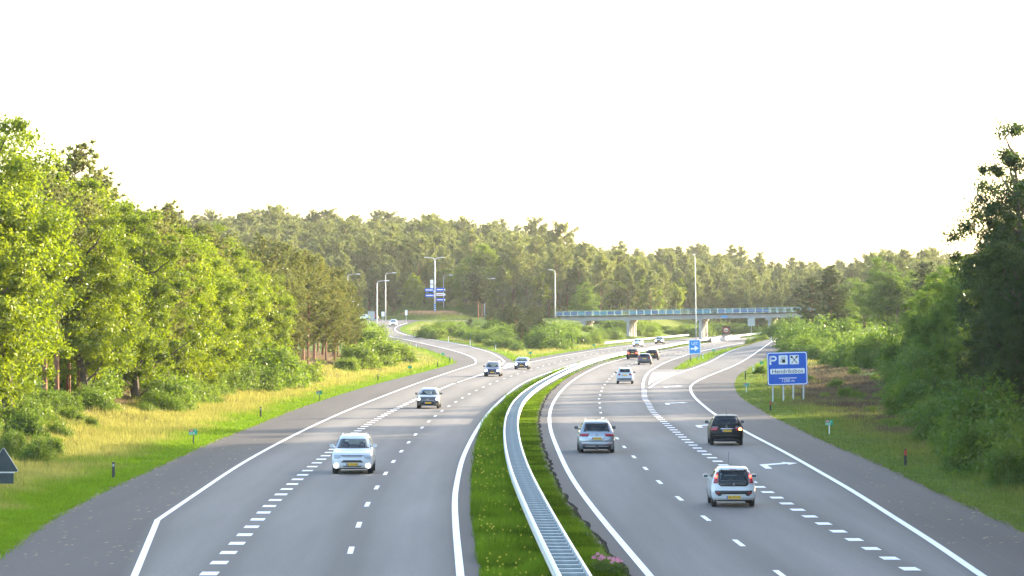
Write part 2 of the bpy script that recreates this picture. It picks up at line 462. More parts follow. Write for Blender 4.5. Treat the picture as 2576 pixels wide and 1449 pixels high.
def z1(x, y):
    """road level: the motorway with the two slip roads rising away from it"""
    x = np.asarray(x, float); y = np.asarray(y, float)
    z = zmain(y)
    z = z + 4.4 * sm(470, 900, y) * sm(0, 22, MPl(y) - 1 - x)
    z = z + 2.4 * sm(400, 640, y) * sm(0, 10, x - MPr(y))
    return z

def ground_pt(px, py, zf=None, h=0.0):
    """where the sight line of a picture point meets the ground (surveying only)"""
    zf = zf or z1
    ds = np.linspace(60, 1600, 1541)
    xs = (px - CX) * ds / F
    g = H - (py - YH) * ds / F - zf(xs, ds) - h
    k = np.argmax(g < 0)
    if g[k] >= 0: return None
    a, b = ds[k - 1], ds[k]
    t = g[k - 1] / (g[k - 1] - g[k])
    d = a + t * (b - a)
    return ((px - CX) * d / F, d)

def trace(pts): return [ground_pt(*p) for p in pts]
SLl = Line([(-7.1, 391), (-4.9, 440)] + [q for q in trace([(1197, 908), (1189, 900), (1153, 886), (1097.6, 872), (1034, 857.6), (952, 841)]) if q[1] > 446], 10)
SRr = Line(trace([(1268.5, 908), (1255.7, 898.7), (1224, 883.7), (1176.6, 871), (1113.4, 859), (1050, 849), (1010.6, 839.4), (996, 833), (993.5, 827), (1001, 820.5), (1014, 816)]), 10)
SPl = Line([(-9.6, 403), (-8.0, 438)] + [q for q in trace([(1140, 908), (1113.6, 894), (1047, 872), (985, 860)]) if q[1] > 444], 10)
SPr = Off(SRr, lambda y: 1.1)
RAB = (CX * 0 + (1085 - CX) * 834 / F, 834.0)         # roundabout centre
RAB_Z = float(z1(RAB[0], RAB[1]))

def zf(x, y):
    """the whole terrain"""
    x = np.asarray(x, float); y = np.asarray(y, float)
    z = z1(x, y)
    pl = np.where(y < 440, PLl(y), SPl(y))
    dl = pl - x
    z = z + 1.7 * sm(5, 17, dl) * sm(900, 700, y) + .02 * np.clip(dl - 17, 0, 80)
    dr = x - np.where(y < 420, RPr(y), np.maximum(RRr(y) + 3, RPr(420) + .12 * (y - 420)))
    z = z + 2.0 * sm(5, 32, dr) + .015 * np.clip(dr - 32, 0, 100)
    z = z + 1.9 * np.exp(-((y - 742) / 22) ** 2) * sm(15, 5, x) * sm(-16, -5, x)
    z = z + 4.6 * np.exp(-((y - 728) / 16) ** 2) * sm(57, 66, x)
    z = z + (15 * sm(800, 1550, y)) * (1 - .55 * sm(20, 260, x)) + 10 * sm(850, 980, y) * sm(50, -20, x) - .0 * x
    r = np.hypot(x - RAB[0], y - RAB[1])
    wgt = sm(34, 22, r)
    z = z * (1 - wgt) + z1(x, y) * wgt + 1.6 * sm(12.0, 5, r)
    return z

def on_pavement(x, y, m=0.0):
    x = np.asarray(x, float); y = np.asarray(y, float)
    a = (y < NOSE_L) & (x > PLl(y) - m) & (x < PLr(y) + m)
    b = (y >= NOSE_L) & (y < 820) & (x > SPl(y) - m) & (x < SPr(y) + m)
    c = (y >= NOSE_L) & (x > MPl(y) - m) & (x < PLr(y) + m)
    d = (y < NOSE_R) & (x > RPl(y) - m) & (x < RPr(y) + m)
    e = (y >= NOSE_R) & (x > RPl(y) - m) & (x < MPr(y) + m)
    f = (y >= NOSE_R) & (y < 580) & (x > RRl(y) - .9 - m) & (x < np.maximum(RRr(y) + 1, RPr(y)) + m)
    r = np.hypot(x - RAB[0], y - RAB[1])
    g = (r < 21.5 + m) & (r > 12.5 - m)
    return a | b | c | d | e | f | g

def edge_dist(x, y):
    """metres from the nearest pavement (approximate)"""
    x = np.asarray(x, float); y = np.asarray(y, float)
    d = np.full(x.shape, 99.0)
    for m in (14, 10, 8, 6, 4.5, 3.2, 2.2, 1.4, .7, .3):
        d = np.where(on_pavement(x, y, m), m, d)
    return d

# ------------------------------------------------------------------ ground
def nz2(x, y, s, seed=0):
    """cheap smooth value noise"""
    x = x / s + seed * 17.3; y = y / s + seed * 9.1
    xi = np.floor(x); yi = np.floor(y); fx = x - xi; fy = y - yi
    fx = fx * fx * (3 - 2 * fx); fy = fy * fy * (3 - 2 * fy)
    def h(a, b):
        v = np.sin(a * 127.1 + b * 311.7 + seed * 74.7) * 43758.5453
        return v - np.floor(v)
    return (h(xi, yi) * (1 - fx) + h(xi + 1, yi) * fx) * (1 - fy) + (h(xi, yi + 1) * (1 - fx) + h(xi + 1, yi + 1) * fx) * fy

C_FRESH = np.array((.105, .175, .010)); C_FRESHR = np.array((.105, .145, .028)); C_STRAW = np.array((.215, .208, .052)); C_GREEN2 = np.array((.095, .14, .03))
C_LITTER = np.array((.12, .085, .045)); C_HEATH = np.array((.105, .078, .055)); C_SAND = np.array((.26, .21, .15))
def ground_tint(x, y):
    d = edge_dist(x, y)
    n = nz2(x, y, 3.1, 1) * .6 + nz2(x, y, 1.1, 2) * .4
    n2 = nz2(x, y, 9.0, 3)
    fresh = sm(3.4, 1.2, d + (n - .5) * 2.4)
    left = x < CR(y)
    far = d + (n - .5) * 6
    c = C_STRAW * (.75 + .5 * n[..., None]) * sm(.15, .5, n2)[..., None] + C_GREEN2 * (1 - sm(.15, .5, n2))[..., None]
    heath = C_HEATH * (.7 + .6 * n[..., None]) * sm(.35, .65, nz2(x, y, 5, 5))[..., None] + C_GREEN2 * 1.0 * (1 - sm(.35, .65, nz2(x, y, 5, 5)))[..., None]
    rightmix = c * .35 + C_GREEN2 * .5 + heath * .15
    c = np.where((left | (y > 470))[..., None], c, rightmix)
    deep = np.where(((y > 440) & (left | (y > 560)))[..., None], C_GREEN2 * (.7 + .5 * n[..., None]), np.where(left[..., None], C_LITTER * (.7 + .6 * n[..., None]), heath))
    c = c * (1 - sm(6, 9, far))[..., None] + deep * sm(6, 9, far)[..., None]
    fr_ = np.where((left | (y > 470))[..., None], C_FRESH, C_FRESHR)
    c = c * (1 - fresh[..., None]) + fr_ * (.8 + .4 * n[..., None]) * fresh[..., None]
    med = (x > PLr(y) - .1) & (x < RPl(y) + .1)
    c = np.where(med[..., None], C_FRESH * (.6 + .5 * n[..., None]), c)
    hill = sm(760, 860, y)[..., None]
    rr = np.hypot(x - RAB[0], y - RAB[1])
    c = np.where((rr < 12.5)[..., None], (np.array((.27, .19, .115)) * sm(9, 6, rr)[..., None] + C_GREEN2 * sm(6, 9, rr)[..., None]) * (.8 + .4 * n[..., None]), c * (1 - hill) + (C_GREEN2 * .75 + C_STRAW * .25) * hill)
    return c

def spread(vals):
    out = [vals[0][0]]
    for a, b, st in vals:
        n = max(1, int(round((b - a) / st)))
        out += list(a + (b - a) * (np.arange(1, n + 1) / n))
    return np.array(out)
gx = spread([(-1950, -900, 350), (-900, -200, 70), (-200, -70, 8), (-70, -28, 2), (-28, 40, .8), (40, 90, 2), (90, 220, 8), (220, 900, 60), (900, 1950, 350)])
gy = spread([(-400, 30, 60), (30, 80, 6), (80, 330, 1.6), (330, 620, 2.6), (620, 900, 4), (900, 2000, 18), (2000, 3800, 300)])
X, Y = np.meshgrid(gx, gy)
Z = zf(X, Y)
pv = on_pavement(X, Y, .25)
dd = edge_dist(X, Y)
bumpy = (nz2(X, Y, 2.3, 8) - .5) * .22 + (nz2(X, Y, 7.0, 9) - .5) * .35
Z = Z + bumpy * sm(1.0, 6, dd) * sm(900, 500, Y)
Z = np.where(pv, Z - .07, Z - .015)
nx, ny = len(gx), len(gy)
idx = np.arange(nx * ny).reshape(ny, nx)
FQ = np.stack([idx[:-1, :-1], idx[:-1, 1:], idx[1:, 1:], idx[1:, :-1]], -1).reshape(-1, 4)
me = fmesh('ground', np.stack([X, Y, Z], -1).reshape(-1, 3), FQ, True)
set_tint(me, ground_tint(X, Y).reshape(-1, 3))
tag(link('ground', me, M_GROUND), 'grass verges, heath and woodland floor beside the motorway', kind='structure')

# ------------------------------------------------------------------ pavements
A_LANE = np.array((.094, .088, .084)); A_SHO = np.array((.060, .0525, .050)); A_RAMP = np.array((.114, .107, .103)); A_LIGHT = np.array((.168, .158, .150))
def pavement(name, ys, cols, kinds, label, parent=None):
    """cols: lines bounding the strips from left to right; kinds: 'lane' or 'sho' for each strip"""
    xs = []; tint = []
    nsub = 10
    for i, k in enumerate(kinds):
        a = cols[i](ys); b = cols[i + 1](ys)
        for j in range(nsub + (1 if i == len(kinds) - 1 else 0)):
            t = j / nsub
            xs.append(a * (1 - t) + b * t)
            if k == 'lane':
                w = .62 * math.exp(-((t - .48) / .24) ** 2) + .3 * math.exp(-((t - .24) / .07) ** 2) + .3 * math.exp(-((t - .74) / .07) ** 2)
                base = A_LANE * (1 - w) + A_LIGHT * w
            elif k == 'sho': base = A_SHO
            else: base = A_RAMP
            tint.append(base)
    Xs = np.array(xs).T; Ys = np.repeat(ys[:, None], Xs.shape[1], 1)
    Zs = z1(Xs, Ys)
    n, m = Xs.shape
    ii = np.arange(n * m).reshape(n, m)
    fq = np.stack([ii[:-1, :-1], ii[:-1, 1:], ii[1:, 1:], ii[1:, :-1]], -1).reshape(-1, 4)
    V = np.stack([Xs, Ys, Zs], -1).reshape(-1, 3)
    me = fmesh(name, V, fq, True)
    T = np.repeat(np.array(tint)[None], n, 0)
    T = T * (0.94 + .12 * nz2(Xs, Ys, 14, 4))[..., None]
    set_tint(me, T.reshape(-1, 3))
    o = link(name, me, M_ASPHALT, parent)
    return o

def kink(y):                                             # left edge line with its bend where the merging lane ends
    y = np.asarray(y, float)
    return np.where(y < 114, -10.2 - 1.95 * (y - 90) / 24, np.where(y < 128, np.interp(y, [114, 128], [-12.15, float(LLl(128))]), LLl(y)))
class FnLine:
    def __init__(s, f): s.f = f
    def __call__(s, y): return s.f(y)
    def tan(s, y, e=1.0): return (float(s(y + e)) - float(s(y - e))) / (2 * e)
LLlk = FnLine(kink)
yL = np.arange(50, NOSE_L + .1, 3.0); yL[-1] = NOSE_L
road_left = pavement('road', yL, [PLl, LLlk, LB, LD, LLr, PLr], ['sho', 'lane', 'lane', 'lane', 'sho'], '')
tag(road_left, 'carriageway with oncoming cars left of the guard rail', kind='structure')
yLm = np.arange(NOSE_L, 1000, 4.0)
pavement('road_surface', yLm, [MPl, LB, LD, LLr, PLr], ['sho', 'lane', 'lane', 'sho'], '', road_left)
yS = np.arange(NOSE_L, 820, 3.0)
slip_left = pavement('slip_road', yS, [SPl, SLl, SRr, SPr], ['sho', 'ramp', 'sho'], '')
tag(slip_left, 'slip road curving down from the roundabout', kind='structure')
yR = np.arange(50, NOSE_R + .1, 3.0); yR[-1] = NOSE_R
road_right = pavement('road', yR, [RPl, RLl, RD, RB, RRr, RPr], ['sho', 'lane', 'lane', 'lane', 'sho'], '')
tag(road_right, 'carriageway with departing cars right of the guard rail', kind='structure')
yRm = np.arange(NOSE_R, 1000, 4.0)
pavement('road_surface', yRm, [RPl, RLl, RD, RG, MPr], ['sho', 'lane', 'lane', 'sho'], '', road_right)
yRr = np.arange(NOSE_R, 582, 3.0)
RampL = Off(RRl, lambda y: -.8); RampR = FnLine(lambda y: np.maximum(RRr(y) + 1.2, RPr(y)))
slip_right = pavement('slip_road', yRr, [RampL, RRl, RRr, RampR], ['sho', 'ramp', 'sho'], '')
tag(slip_right, 'exit slip road bending away to the right', kind='structure')

# roundabout ring
def ring(name, c, r0, r1, z, n=72):
    V = []; Fq = []
    for k in range(n):
        a = 2 * math.pi * k / n
        for r in (r0, (r0 + r1) / 2, r1): V.append((c[0] + r * math.cos(a), c[1] + r * math.sin(a), float(z1(c[0] + r * math.cos(a), c[1] + r * math.sin(a))) + z))
    for k in range(n):
        q = (k + 1) % n
        for j in range(2): Fq.append((k * 3 + j, k * 3 + j + 1, q * 3 + j + 1, q * 3 + j))
    me = fmesh(name, V, np.array(Fq)); set_tint(me, np.tile(A_RAMP, (len(V), 1)))
    return link(name, me, M_ASPHALT)
tag(ring('roundabout', RAB, 12.6, 21.4, .03), 'roundabout at the top of the left slip road', kind='structure')

def dzm(d): return .008 + .00004 * d
def ribbon(name, ln, y0, y1, w, parent, m=M_PAINT, lift=1.0, step=3.0):
    ys = np.linspace(y0, y1, max(2, int((y1 - y0) / step) + 1))
    V = []; 
    for y in ys:
        t = ln.tan(y); n = math.hypot(1, t); ox, oy = w / 2 / n, -t * w / 2 / n
        x = float(ln(y))
        for s in (-1, 1): V.append((x + s * ox, y + s * oy, float(z1(x + s * ox, y + s * oy)) + dzm(y) * lift))
    k = np.arange(len(ys) - 1) * 2
    return link(name, fmesh(name, V, np.stack([k, k + 1, k + 3, k + 2], -1)), m, parent)

LW = .19
ribbon('edge_line', FnLine(lambda y: -10.2 - 1.95 * (np.asarray(y, float) - 90) / 24), 50, 114.2, .2, road_left)
ribbon('edge_line', FnLine(lambda y: np.interp(y, [114, 128, 130], [-12.15, float(LLl(128)), float(LLl(130))])), 114, 128.5, .2, road_left)
ribbon('edge_line', LLl, 128.3, 440, .2, road_left)
ribbon('edge_line', SLl, 440, 700, .2, slip_left)
ribbon('edge_line', LLr, 50, 700, .22, road_left)
ribbon('edge_line', SRr, float(SRr.y0) if False else 462, 780, .22, slip_left)
GT = Line([(-5.5, 336), (-1.6, 420), (float(SRr(462)), 462)], 6)
ribbon('edge_line', GT, 336, 462, .2, slip_left)
ribbon('edge_line', LB, 337, 900, .2, road_left)
ribbon('edge_line', RLl, 50, 900, .22, road_right)
ribbon('edge_line', RG, 313, 800, .26, road_right)
ribbon('edge_line', RRl, 314, 580, .24, slip_right)
ribbon('edge_line', RRr, 50, 404, .24, road_right)
ribbon('edge_line', RRr, 404, 580, .22, slip_right)

def dash(name, ln, y, length, w, parent):
    t = ln.tan(y); n = math.hypot(1, t)
    ux, uy = t / n, 1 / n
    V = []
    for a in (-length / 2, length / 2):
        for s in (-w / 2, w / 2):
            yy = y + uy * a; xx = float(ln(yy)) + s
            V.append((xx, yy, float(z1(xx, yy)) + dzm(y)))
    me = bpy.data.meshes.new(name); me.from_pydata(V, [], [(0, 1, 3, 2)]); me.update()
    return link(name, me, M_PAINT, parent)
y = 87.2
while y < 640:
    dash('lane_dash', LD, y, 3.0, .17, road_left); y += 12.1 / math.hypot(1, LD.tan(y))
y = 90.0
while y < 640:
    dash('lane_dash', RD, y, 3.0, .17, road_right); y += 12.5 / math.hypot(1, RD.tan(y))
y = 58.3
while y < 333:
    dash('block_mark', LB, y, 1.25, .48, road_left); y += 4.0
y = 60.0
while y < 312:
    dash('block_mark', RB, y, 1.25, .48, road_right); y += 4.0

def flat_poly(name, pts, parent, m=M_PAINT, lift=1.2):
    V = [(x, y, float(z1(x, y)) + dzm(y) * lift) for x, y in pts]
    me = bpy.data.meshes.new(name); me.from_pydata(V, [], [list(range(len(V)))]); me.update()
    return link(name, me, m, parent)
gp = [(float(RG(y)) + .55, y) for y in np.linspace(326, 385, 10)] + [(float(RRl(y)) - .55, y) for y in np.linspace(386, 332, 10)]
flat_poly('gore_patch', gp, slip_right)
gp = [(float(GT(y)) + .5, y) for y in np.linspace(396, 446, 10)] + [(float(LB(y)) - .5, y) for y in np.linspace(447, 392, 10)]
flat_poly('gore_patch', gp, slip_left)

def arrow(px, py, parent):
    x, y = ground_pt(px, py)
    t = RRr.tan(y) * .6
    pts = [(-.55, -4.6), (-.3, -4.6), (-.3, -.6), (.55, 1.4), (.55, .2), (1.0, 2.3), (.45, 3.6), (.45, 2.6), (-.55, .4)]
    return flat_poly('arrow_mark', [(x + a * 1.25 + t * b, y + b * .85) for a, b in pts], parent)
for p in ((1688, 973), (1694, 1015), (1776, 1071), (1948, 1170)): arrow(*p, road_right)

# broken asphalt edge and sandy strip along the median side of the right carriageway
def ragged(name, ln, y0, y1, w0, w1, parent, m, dx, lift):
    ys = np.arange(y0, y1, .8); V = []
    for y in ys:
        a = dx + w0 * (nz2(np.array(y), np.array(0.), 2.1, 11) - .5); b = a + w1 * (.5 + nz2(np.array(y), np.array(5.), 1.6, 12))
        for q in (a, b):
            x = float(ln(y)) + float(q); V.append((x, y, float(z1(x, y)) + lift))
    k = np.arange(len(ys) - 1) * 2
    return link(name, fmesh(name, V, np.stack([k, k + 1, k + 3, k + 2], -1)), m, parent)
M_TAR = mat('cracked_tar', (.010, .009, .009), .95, spec=.03)
M_SAND = mat('sandy_grit', (.15, .125, .095), .95, spec=.05, var=.45, scale=3)
ragged('asphalt_edge', RPl, 60, 330, .16, .17, road_right, M_TAR, .0, .012)
ragged('grit_strip', RPl, 60, 290, .16, .16, road_right, M_SAND, -.16, .03)
ragged('grit_strip', PLl, 80, 260, .35, .16, road_left, M_SAND, -.12, .008)
ragged('grit_strip', RPr, 80, 260, .35, .14, road_right, M_SAND, -.02, .008)
M_SEAM = mat('tar_seam', (.045, .045, .048), .8)
for (a, b, c, d) in ((1490, 1700, 1000, 1030),):
    pass
for px, py, wpx in ((1816, 1027, 50), (1790, 1350, 8)):
    q = ground_pt(px, py); w = wpx * q[1] / F
    flat_poly('tar_seam', [(q[0] - w / 2, q[1] - .12), (q[0] + w / 2, q[1] - .12), (q[0] + w / 2, q[1] + .12), (q[0] - w / 2, q[1] + .12)], road_right, M_SEAM)
ribbon('tar_seam', Off(RPr, lambda y: -2.2), 60, 230, .03, road_right, mat('pale_seam', (.085, .08, .078), .9), .6)

# ------------------------------------------------------------------ guard rails
def sweep(ln, ys, prof, zoff=0.0, closed=True):
    """closed cross-section (lateral, height) swept along a ground line"""
    V = []; n = len(prof)
    for y in ys:
        t = ln.tan(y); q = math.hypot(1, t); x = float(ln(y)); z = float(z1(x, y)) + zoff
        for u, h in prof: V.append((x + u / q, y - t * u / q, z + h))
    Fq = []
    for i in range(len(ys) - 1):
        for k in range(n if closed else n - 1):
            Fq.append((i * n + k, i * n + (k + 1) % n, (i + 1) * n + (k + 1) % n, (i + 1) * n + k))
    return fmesh('sweep', V, np.array(Fq))
def wbeam(s):
    o = [(.34, .78), (.43, .735), (.435, .665), (.375, .62), (.435, .575), (.43, .50), (.34, .455)]
    i = [(.325, .455), (.412, .51), (.415, .57), (.352, .62), (.415, .67), (.412, .725), (.325, .77)]
    return [(s * u, h) for u, h in o + i]
rail = thing('guard_rail', 'twin galvanised steel guard rail with ladder-like spacers along the grassy median', 'guard rail')
ysr = np.concatenate([np.arange(66, 300, 2.0), np.arange(300, 930, 4.0)])
for s in (-1, 1): link('rail_beam', sweep(CR, ysr, wbeam(s)), M_STEEL, rail)
b = MB()
b.box((0, -.055, .60), (.64, .012, .22)); b.box((0, .02, .716), (.64, .16, .012)); b.box((0, .1, .695), (.64, .012, .05))
b.box((-.06, -.064, .655), (.035, .008, .035)); b.box((.06, -.064, .655), (.035, .008, .035))
spacer_me = b.mesh('spacer'); spacer_me.materials.append(M_SPACER)
pb = MB(); pb.box((0, .0, .30), (.1, .12, .62)); post_me = pb.mesh('post'); post_me.materials.append(M_STEELD)
y = 68.0; k = 0; far_sp = []
while y < 900:
    t = CR.tan(y); x = float(CR(y)); z = float(z1(x, y))
    if k < 300:
        o = link('spacer', spacer_me, None, rail, (x, y, z), -math.atan(t))
        if k % 2 == 0: link('post', post_me, None, rail, (x, y + .35, z - .05), -math.atan(t))
    else: far_sp.append((x, y, z, t))
    y += 1.333 / math.hypot(1, t); k += 1
m = MB()
for x, y, z, t in far_sp:
    m.box((x, y, z + .6), (.64, .02, .24), -math.atan(t)); m.box((x, y + .08, z + .716), (.64, .16, .012), -math.atan(t))
tag(m.build('spacer', M_SPACER, rail), kind='stuff')

SR = Off(MPl, lambda y: -1.3)
side_rail = thing('guard_rail', 'pale steel guard rail curving past the bridge pier on the far left verge', 'guard rail')
prof = [(u - .36, h) for u, h in wbeam(1)]
link('rail_beam', sweep(SR, np.arange(628, 800, 4.0), prof), M_STEEL, side_rail)
for y in np.arange(630, 798, 4.0):
    x = float(SR(y)); link('post', post_me, None, side_rail, (x - .12, y, float(z1(x, y)) - .05))

# concrete step barrier round the median pier
barr = thing('concrete_barrier', 'short pale concrete barrier around the base of the median bridge pier', 'barrier')
def jersey(s, a=.86):
    return [(s * (a + .30), -.1), (s * (a + .30), .10), (s * (a + .14), .36), (s * (a + .09), .92), (s * (a - .09), .92), (s * (a - .10), -.1)]
for s in (-1, 1):
    link('barrier_wall', sweep(CR, np.arange(694, 770, 4.0), jersey(s)), M_CONC, barr)

# ------------------------------------------------------------------ bridge
BL = ((1395 - CX) * 740 / F, 740.0, 6.95); BRt = ((2040 - CX) * 727 / F, 727.0, 7.9)
blen = math.hypot(BRt[0] - BL[0], BRt[1] - BL[1]); brz = math.atan2(BRt[1] - BL[1], BRt[0] - BL[0]); bsl = math.atan((BRt[2] - BL[2]) / blen)
bridge = thing('bridge', 'slim concrete road bridge with blue railings crossing the motorway', 'bridge', BL, brz)
bridge.rotation_euler = (0, -bsl, brz)
M_TEAL = mat('teal_railing', (.20, .36, .38), .5, var=.1, scale=3)
M_RPAN = mat('blue_railing_panel', (.035, .10, .26), .45, var=.25, scale=1.2)
M_RPAN2 = mat('cyan_railing_panel', (.04, .20, .30), .45, var=.2, scale=1.2)
MB().box((blen / 2 - .3, 4.5, -.13), (blen + 1.4, 9.6, .24)).build('deck_slab', M_CONCD, bridge)
g = MB().prism([(1.2, -.25), (blen, -.25), (blen, -1.12), (5, -1.12), (1.6, -.75)], .16, 8.84).build('girder', M_CONC, bridge)
ppm = F / 735.0
piers = [6.4, 16.4, 32.6, 48.0]
for i, px in enumerate(piers):
    cap = MB().box((px, 4.5, -1.32), (1.45, 8.5, .42)).build('pier_head', M_CONC, bridge)
    for yy in (.75, 2.6, 4.5, 6.4, 8.25):
        c = MB().box((px + .12, yy, -4.9), (.62, .62, 6.3)).build('pier_column', M_CONC, bridge)
        MB().box((px + .12, yy, -1.64), (.42, .42, .22)).build('bearing', M_STEELD, c)
MB().box((28.6 + 9.6, .145, -.72), (1.45, .05, .42)).build('name_plate', mat('plate_pale_blue', (.08, .30, .62), .5), bridge)
pm = MB(); pm.box((0, 0, .55), (.10, .10, 1.1)); pm.box((0, .16, .16), (.07, .34, .05), 0, -.7); pmesh = pm.mesh('railing_post'); pmesh.materials.append(M_TEAL)
pan = MB(); pan.box((0, 0, .5), (1.36, .04, .66)); pan1 = pan.mesh('railing_panel'); pan1.materials.append(M_RPAN)
pan2 = pan1.copy(); pan2.materials.clear(); pan2.materials.append(M_RPAN2)
rr = random.Random(3)
for side, yy in (('f', -.05), ('b', 9.1)):
    for h in (.16, .50, .84, 1.10):
        MB().box((blen / 2, yy, h), (blen, .045 if h < 1 else .08, .05)).build('railing_bar', M_TEAL, bridge)
    x = .3
    while x < blen:
        link('railing_post', pmesh, None, bridge, (x, yy, 0))
        if rr.random() < (.66 if side == 'f' else .5):
            link('railing_panel', pan1 if rr.random() < .7 else pan2, None, bridge, (x + .83, yy + .06, 0))
        x += 1.66
# road over the bridge, joining the roundabout
V = []; ax = Vector((math.cos(brz), math.sin(brz), 0)); ay = Vector((-math.sin(brz), math.cos(brz), 0))
link_pts = [Vector((RAB[0] + 19, RAB[1] - 8, float(zf(RAB[0] + 19, RAB[1] - 8)) + .08)), Vector((-6, 800, float(zf(-6, 800)) + .25)), Vector((BL[0] - 9, BL[1] + 14, max(6.4, float(zf(BL[0] - 9, BL[1] + 14)) + .1))), Vector(BL) + ay * 4.5 + Vector((0, 0, .02))]
Fq = []
for i, p in enumerate(link_pts):
    t = (link_pts[min(i + 1, 3)] - link_pts[max(i - 1, 0)]).normalized(); n = Vector((-t.y, t.x, 0)).normalized()
    V += [p + n * 3.6, p - n * 3.6]
Fq = np.array([(2 * i, 2 * i + 1, 2 * i + 3, 2 * i + 2) for i in range(3)])
me = fmesh('link_road', [tuple(v) for v in V], Fq); set_tint(me, np.tile(A_RAMP, (len(V), 1)))
tag(link('link_road', me, M_ASPHALT), 'short road joining the roundabout to the bridge', kind='structure')

# ------------------------------------------------------------------ lamp posts
M_POLE = mat('lamp_pole_grey', (.50, .52, .53), .45, metal=.4, var=.06)
M_HEAD = mat('lamp_head', (.72, .74, .75), .4, var=.04)
def gz(x, y): return float(zf(x, y))
def pos(px, d): return ((px - CX) * d / F, d)
def zat(py, d): return H - (py - YH) * d / F
def lamp(px, d, ytop, arms, label, tilt=0.0, rad=.11, group='street lamps', z0=None):
    x, y = pos(px, d); zb = gz(x, y) if z0 is None else z0
    zt = zat(ytop, d); hgt = zt - zb
    t = thing('street_lamp', label, 'street lamp', (x, y, zb), 0, group)
    MB().tube([(0, 0, -.3), (0, 0, hgt * .3), (tilt * .7, 0, hgt - .6), (tilt, 0, hgt - .45)], [rad, rad * .9, rad * .62, rad * .6], 8).build('pole', M_POLE, t, True)
    for ln, up, back in arms:
        pts = [(tilt, 0, hgt - .5), (tilt + ln * .12, back * .1, hgt - .5 + up * .6 + .3), (tilt + ln * .4, back * .4, hgt - .15 + up * .8), (tilt + ln, back, hgt - .1 + up)]
        a = MB().tube(pts, [rad * .6, rad * .55, rad * .5, rad * .45], 6).build('arm', M_POLE, t, True)
        h = MB(); L = ln + math.copysign(.45, ln) if ln else 0
        c = (tilt + ln * 1.0 + (math.copysign(.3, ln) if ln else 0), back, hgt - .06 + up)
        h.box(c, (1.05, .34, .12), math.atan2(back, ln) if ln else math.pi / 2); h.box((c[0], c[1], c[2] - .09), (.8, .26, .08), math.atan2(back, ln) if ln else math.pi / 2)
        h.build('lamp_head', M_HEAD, t)
    return t
lamp(948.5, 655, 706, [(1.6, .1, 0)], 'tall single-arm street lamp at the edge of the left slip road', rad=.14)
lamp(970, 806, 687, [(1.8, .15, 0)], 'single-arm street lamp behind the pale car on the slip road', rad=.13)
lamp(875, 800, 690, [(2.2, .15, 0)], 'street lamp rising behind the pine grove on the left')
lamp(901, 780, 758, [(-1.0, .05, 0)], 'short street lamp half hidden at the right end of the pine grove', rad=.1)
dl = lamp(1094, 836, 652, [(-1.9, .55, 0), (1.7, .55, 0)], 'twin-arm street lamp on the roundabout island carrying blue direction signs', rad=.24)
lamp(1116, 868, 692, [(1.6, .1, 0)], 'thin street lamp behind the blue direction signs')
lamp(1219, 838, 701, [(1.9, .15, 0)], 'street lamp standing behind the lone pine right of the roundabout')
lamp(1396.5, 738, 681, [(-.7, .3, 0)], 'street lamp at the left end of the bridge', rad=.14, z0=6.9)
lamp(1751, 575, 640, [(0, .1, 1.6)], 'very tall thin street lamp behind the blue exit sign', tilt=-.25, rad=.085)
# direction boards on the twin lamp (local to the lamp)
bx, by, bz = dl.location
def brd(px0, px1, py0, py1, m, d=835.4, name='direction_board'):
    x0, x1 = (px0 - CX) * d / F - bx, (px1 - CX) * d / F - bx; z0_, z1_ = zat(py1, d) - bz, zat(py0, d) - bz
    o = MB().box(((x0 + x1) / 2, d - by - .18, (z0_ + z1_) / 2), (x1 - x0, .12, z1_ - z0_)).build(name, m, dl)
    MB().box(((x0 + x1) / 2, d - by - .25, (z0_ + z1_) / 2), ((x1 - x0) * .8, .02, (z1_ - z0_) * .22)).build('text_line', M_WHITE if m is not M_WHITE else M_RED, o)
for a in ((1069, 1091, 725, 734, M_BLUE), (1070, 1091, 739, 747, M_BLUE), (1097, 1117, 724, 733, M_BLUE), (1098, 1117, 737, 744, M_WHITE), (1098, 1117, 750, 758, M_BLUE)): brd(*a)
for py in (709, 721):
    c = ((1086 - CX) * 835 / F - bx, -.35, zat(py, 835) - bz)
    MB().box(c, (.75, .35, 1.05)).build('light_box', M_WHITE, dl)
for px, pys in ((1117.5, (728.5, 741, 754)), (1091.5, (733, 743))):
    for py in pys:
        MB().tube([((px - CX) * 835 / F - bx, -.5, zat(py, 835) - bz), ((px - CX) * 835 / F - bx + .02, .15, zat(py, 835) - bz)], .28, 10).build('board_end', M_WHITE, dl)
m = MB()
zz = 0
for k in range(4):
    z = .4 + k * .55; m.tube([(0, 0, z), (0, 0, z + .27)], [.255, .252], 10)
m.build('pole_band', M_LBLUE, dl)

# ------------------------------------------------------------------ signs
def rrect(w, h, r, n=4):
    P = []
    for cx, cz, a0 in ((w / 2 - r, h / 2 - r, 0), (-w / 2 + r, h / 2 - r, 90), (-w / 2 + r, -h / 2 + r, 180), (w / 2 - r, -h / 2 + r, 270)):
        for k in range(n + 1):
            a = R(a0 + 90 * k / n); P.append((cx + r * math.cos(a), cz + r * math.sin(a)))
    return P
def ring_mesh(m, P, Q, y0, y1):
    n = len(P); V = [(p[0], y0, p[1]) for p in P] + [(p[0], y0, p[1]) for p in Q] + [(p[0], y1, p[1]) for p in P] + [(p[0], y1, p[1]) for p in Q]
    Fs = []
    for i in range(n):
        j = (i + 1) % n
        Fs += [(i, j, n + j, n + i), (2 * n + i, 3 * n + i, 3 * n + j, 2 * n + j), (i, 2 * n + i, 2 * n + j, j), (n + i, n + j, 3 * n + j, 3 * n + i)]
    m.add(V, Fs); return m

def shift(P, dx, dz): return [(a + dx, b + dz) for a, b in P]
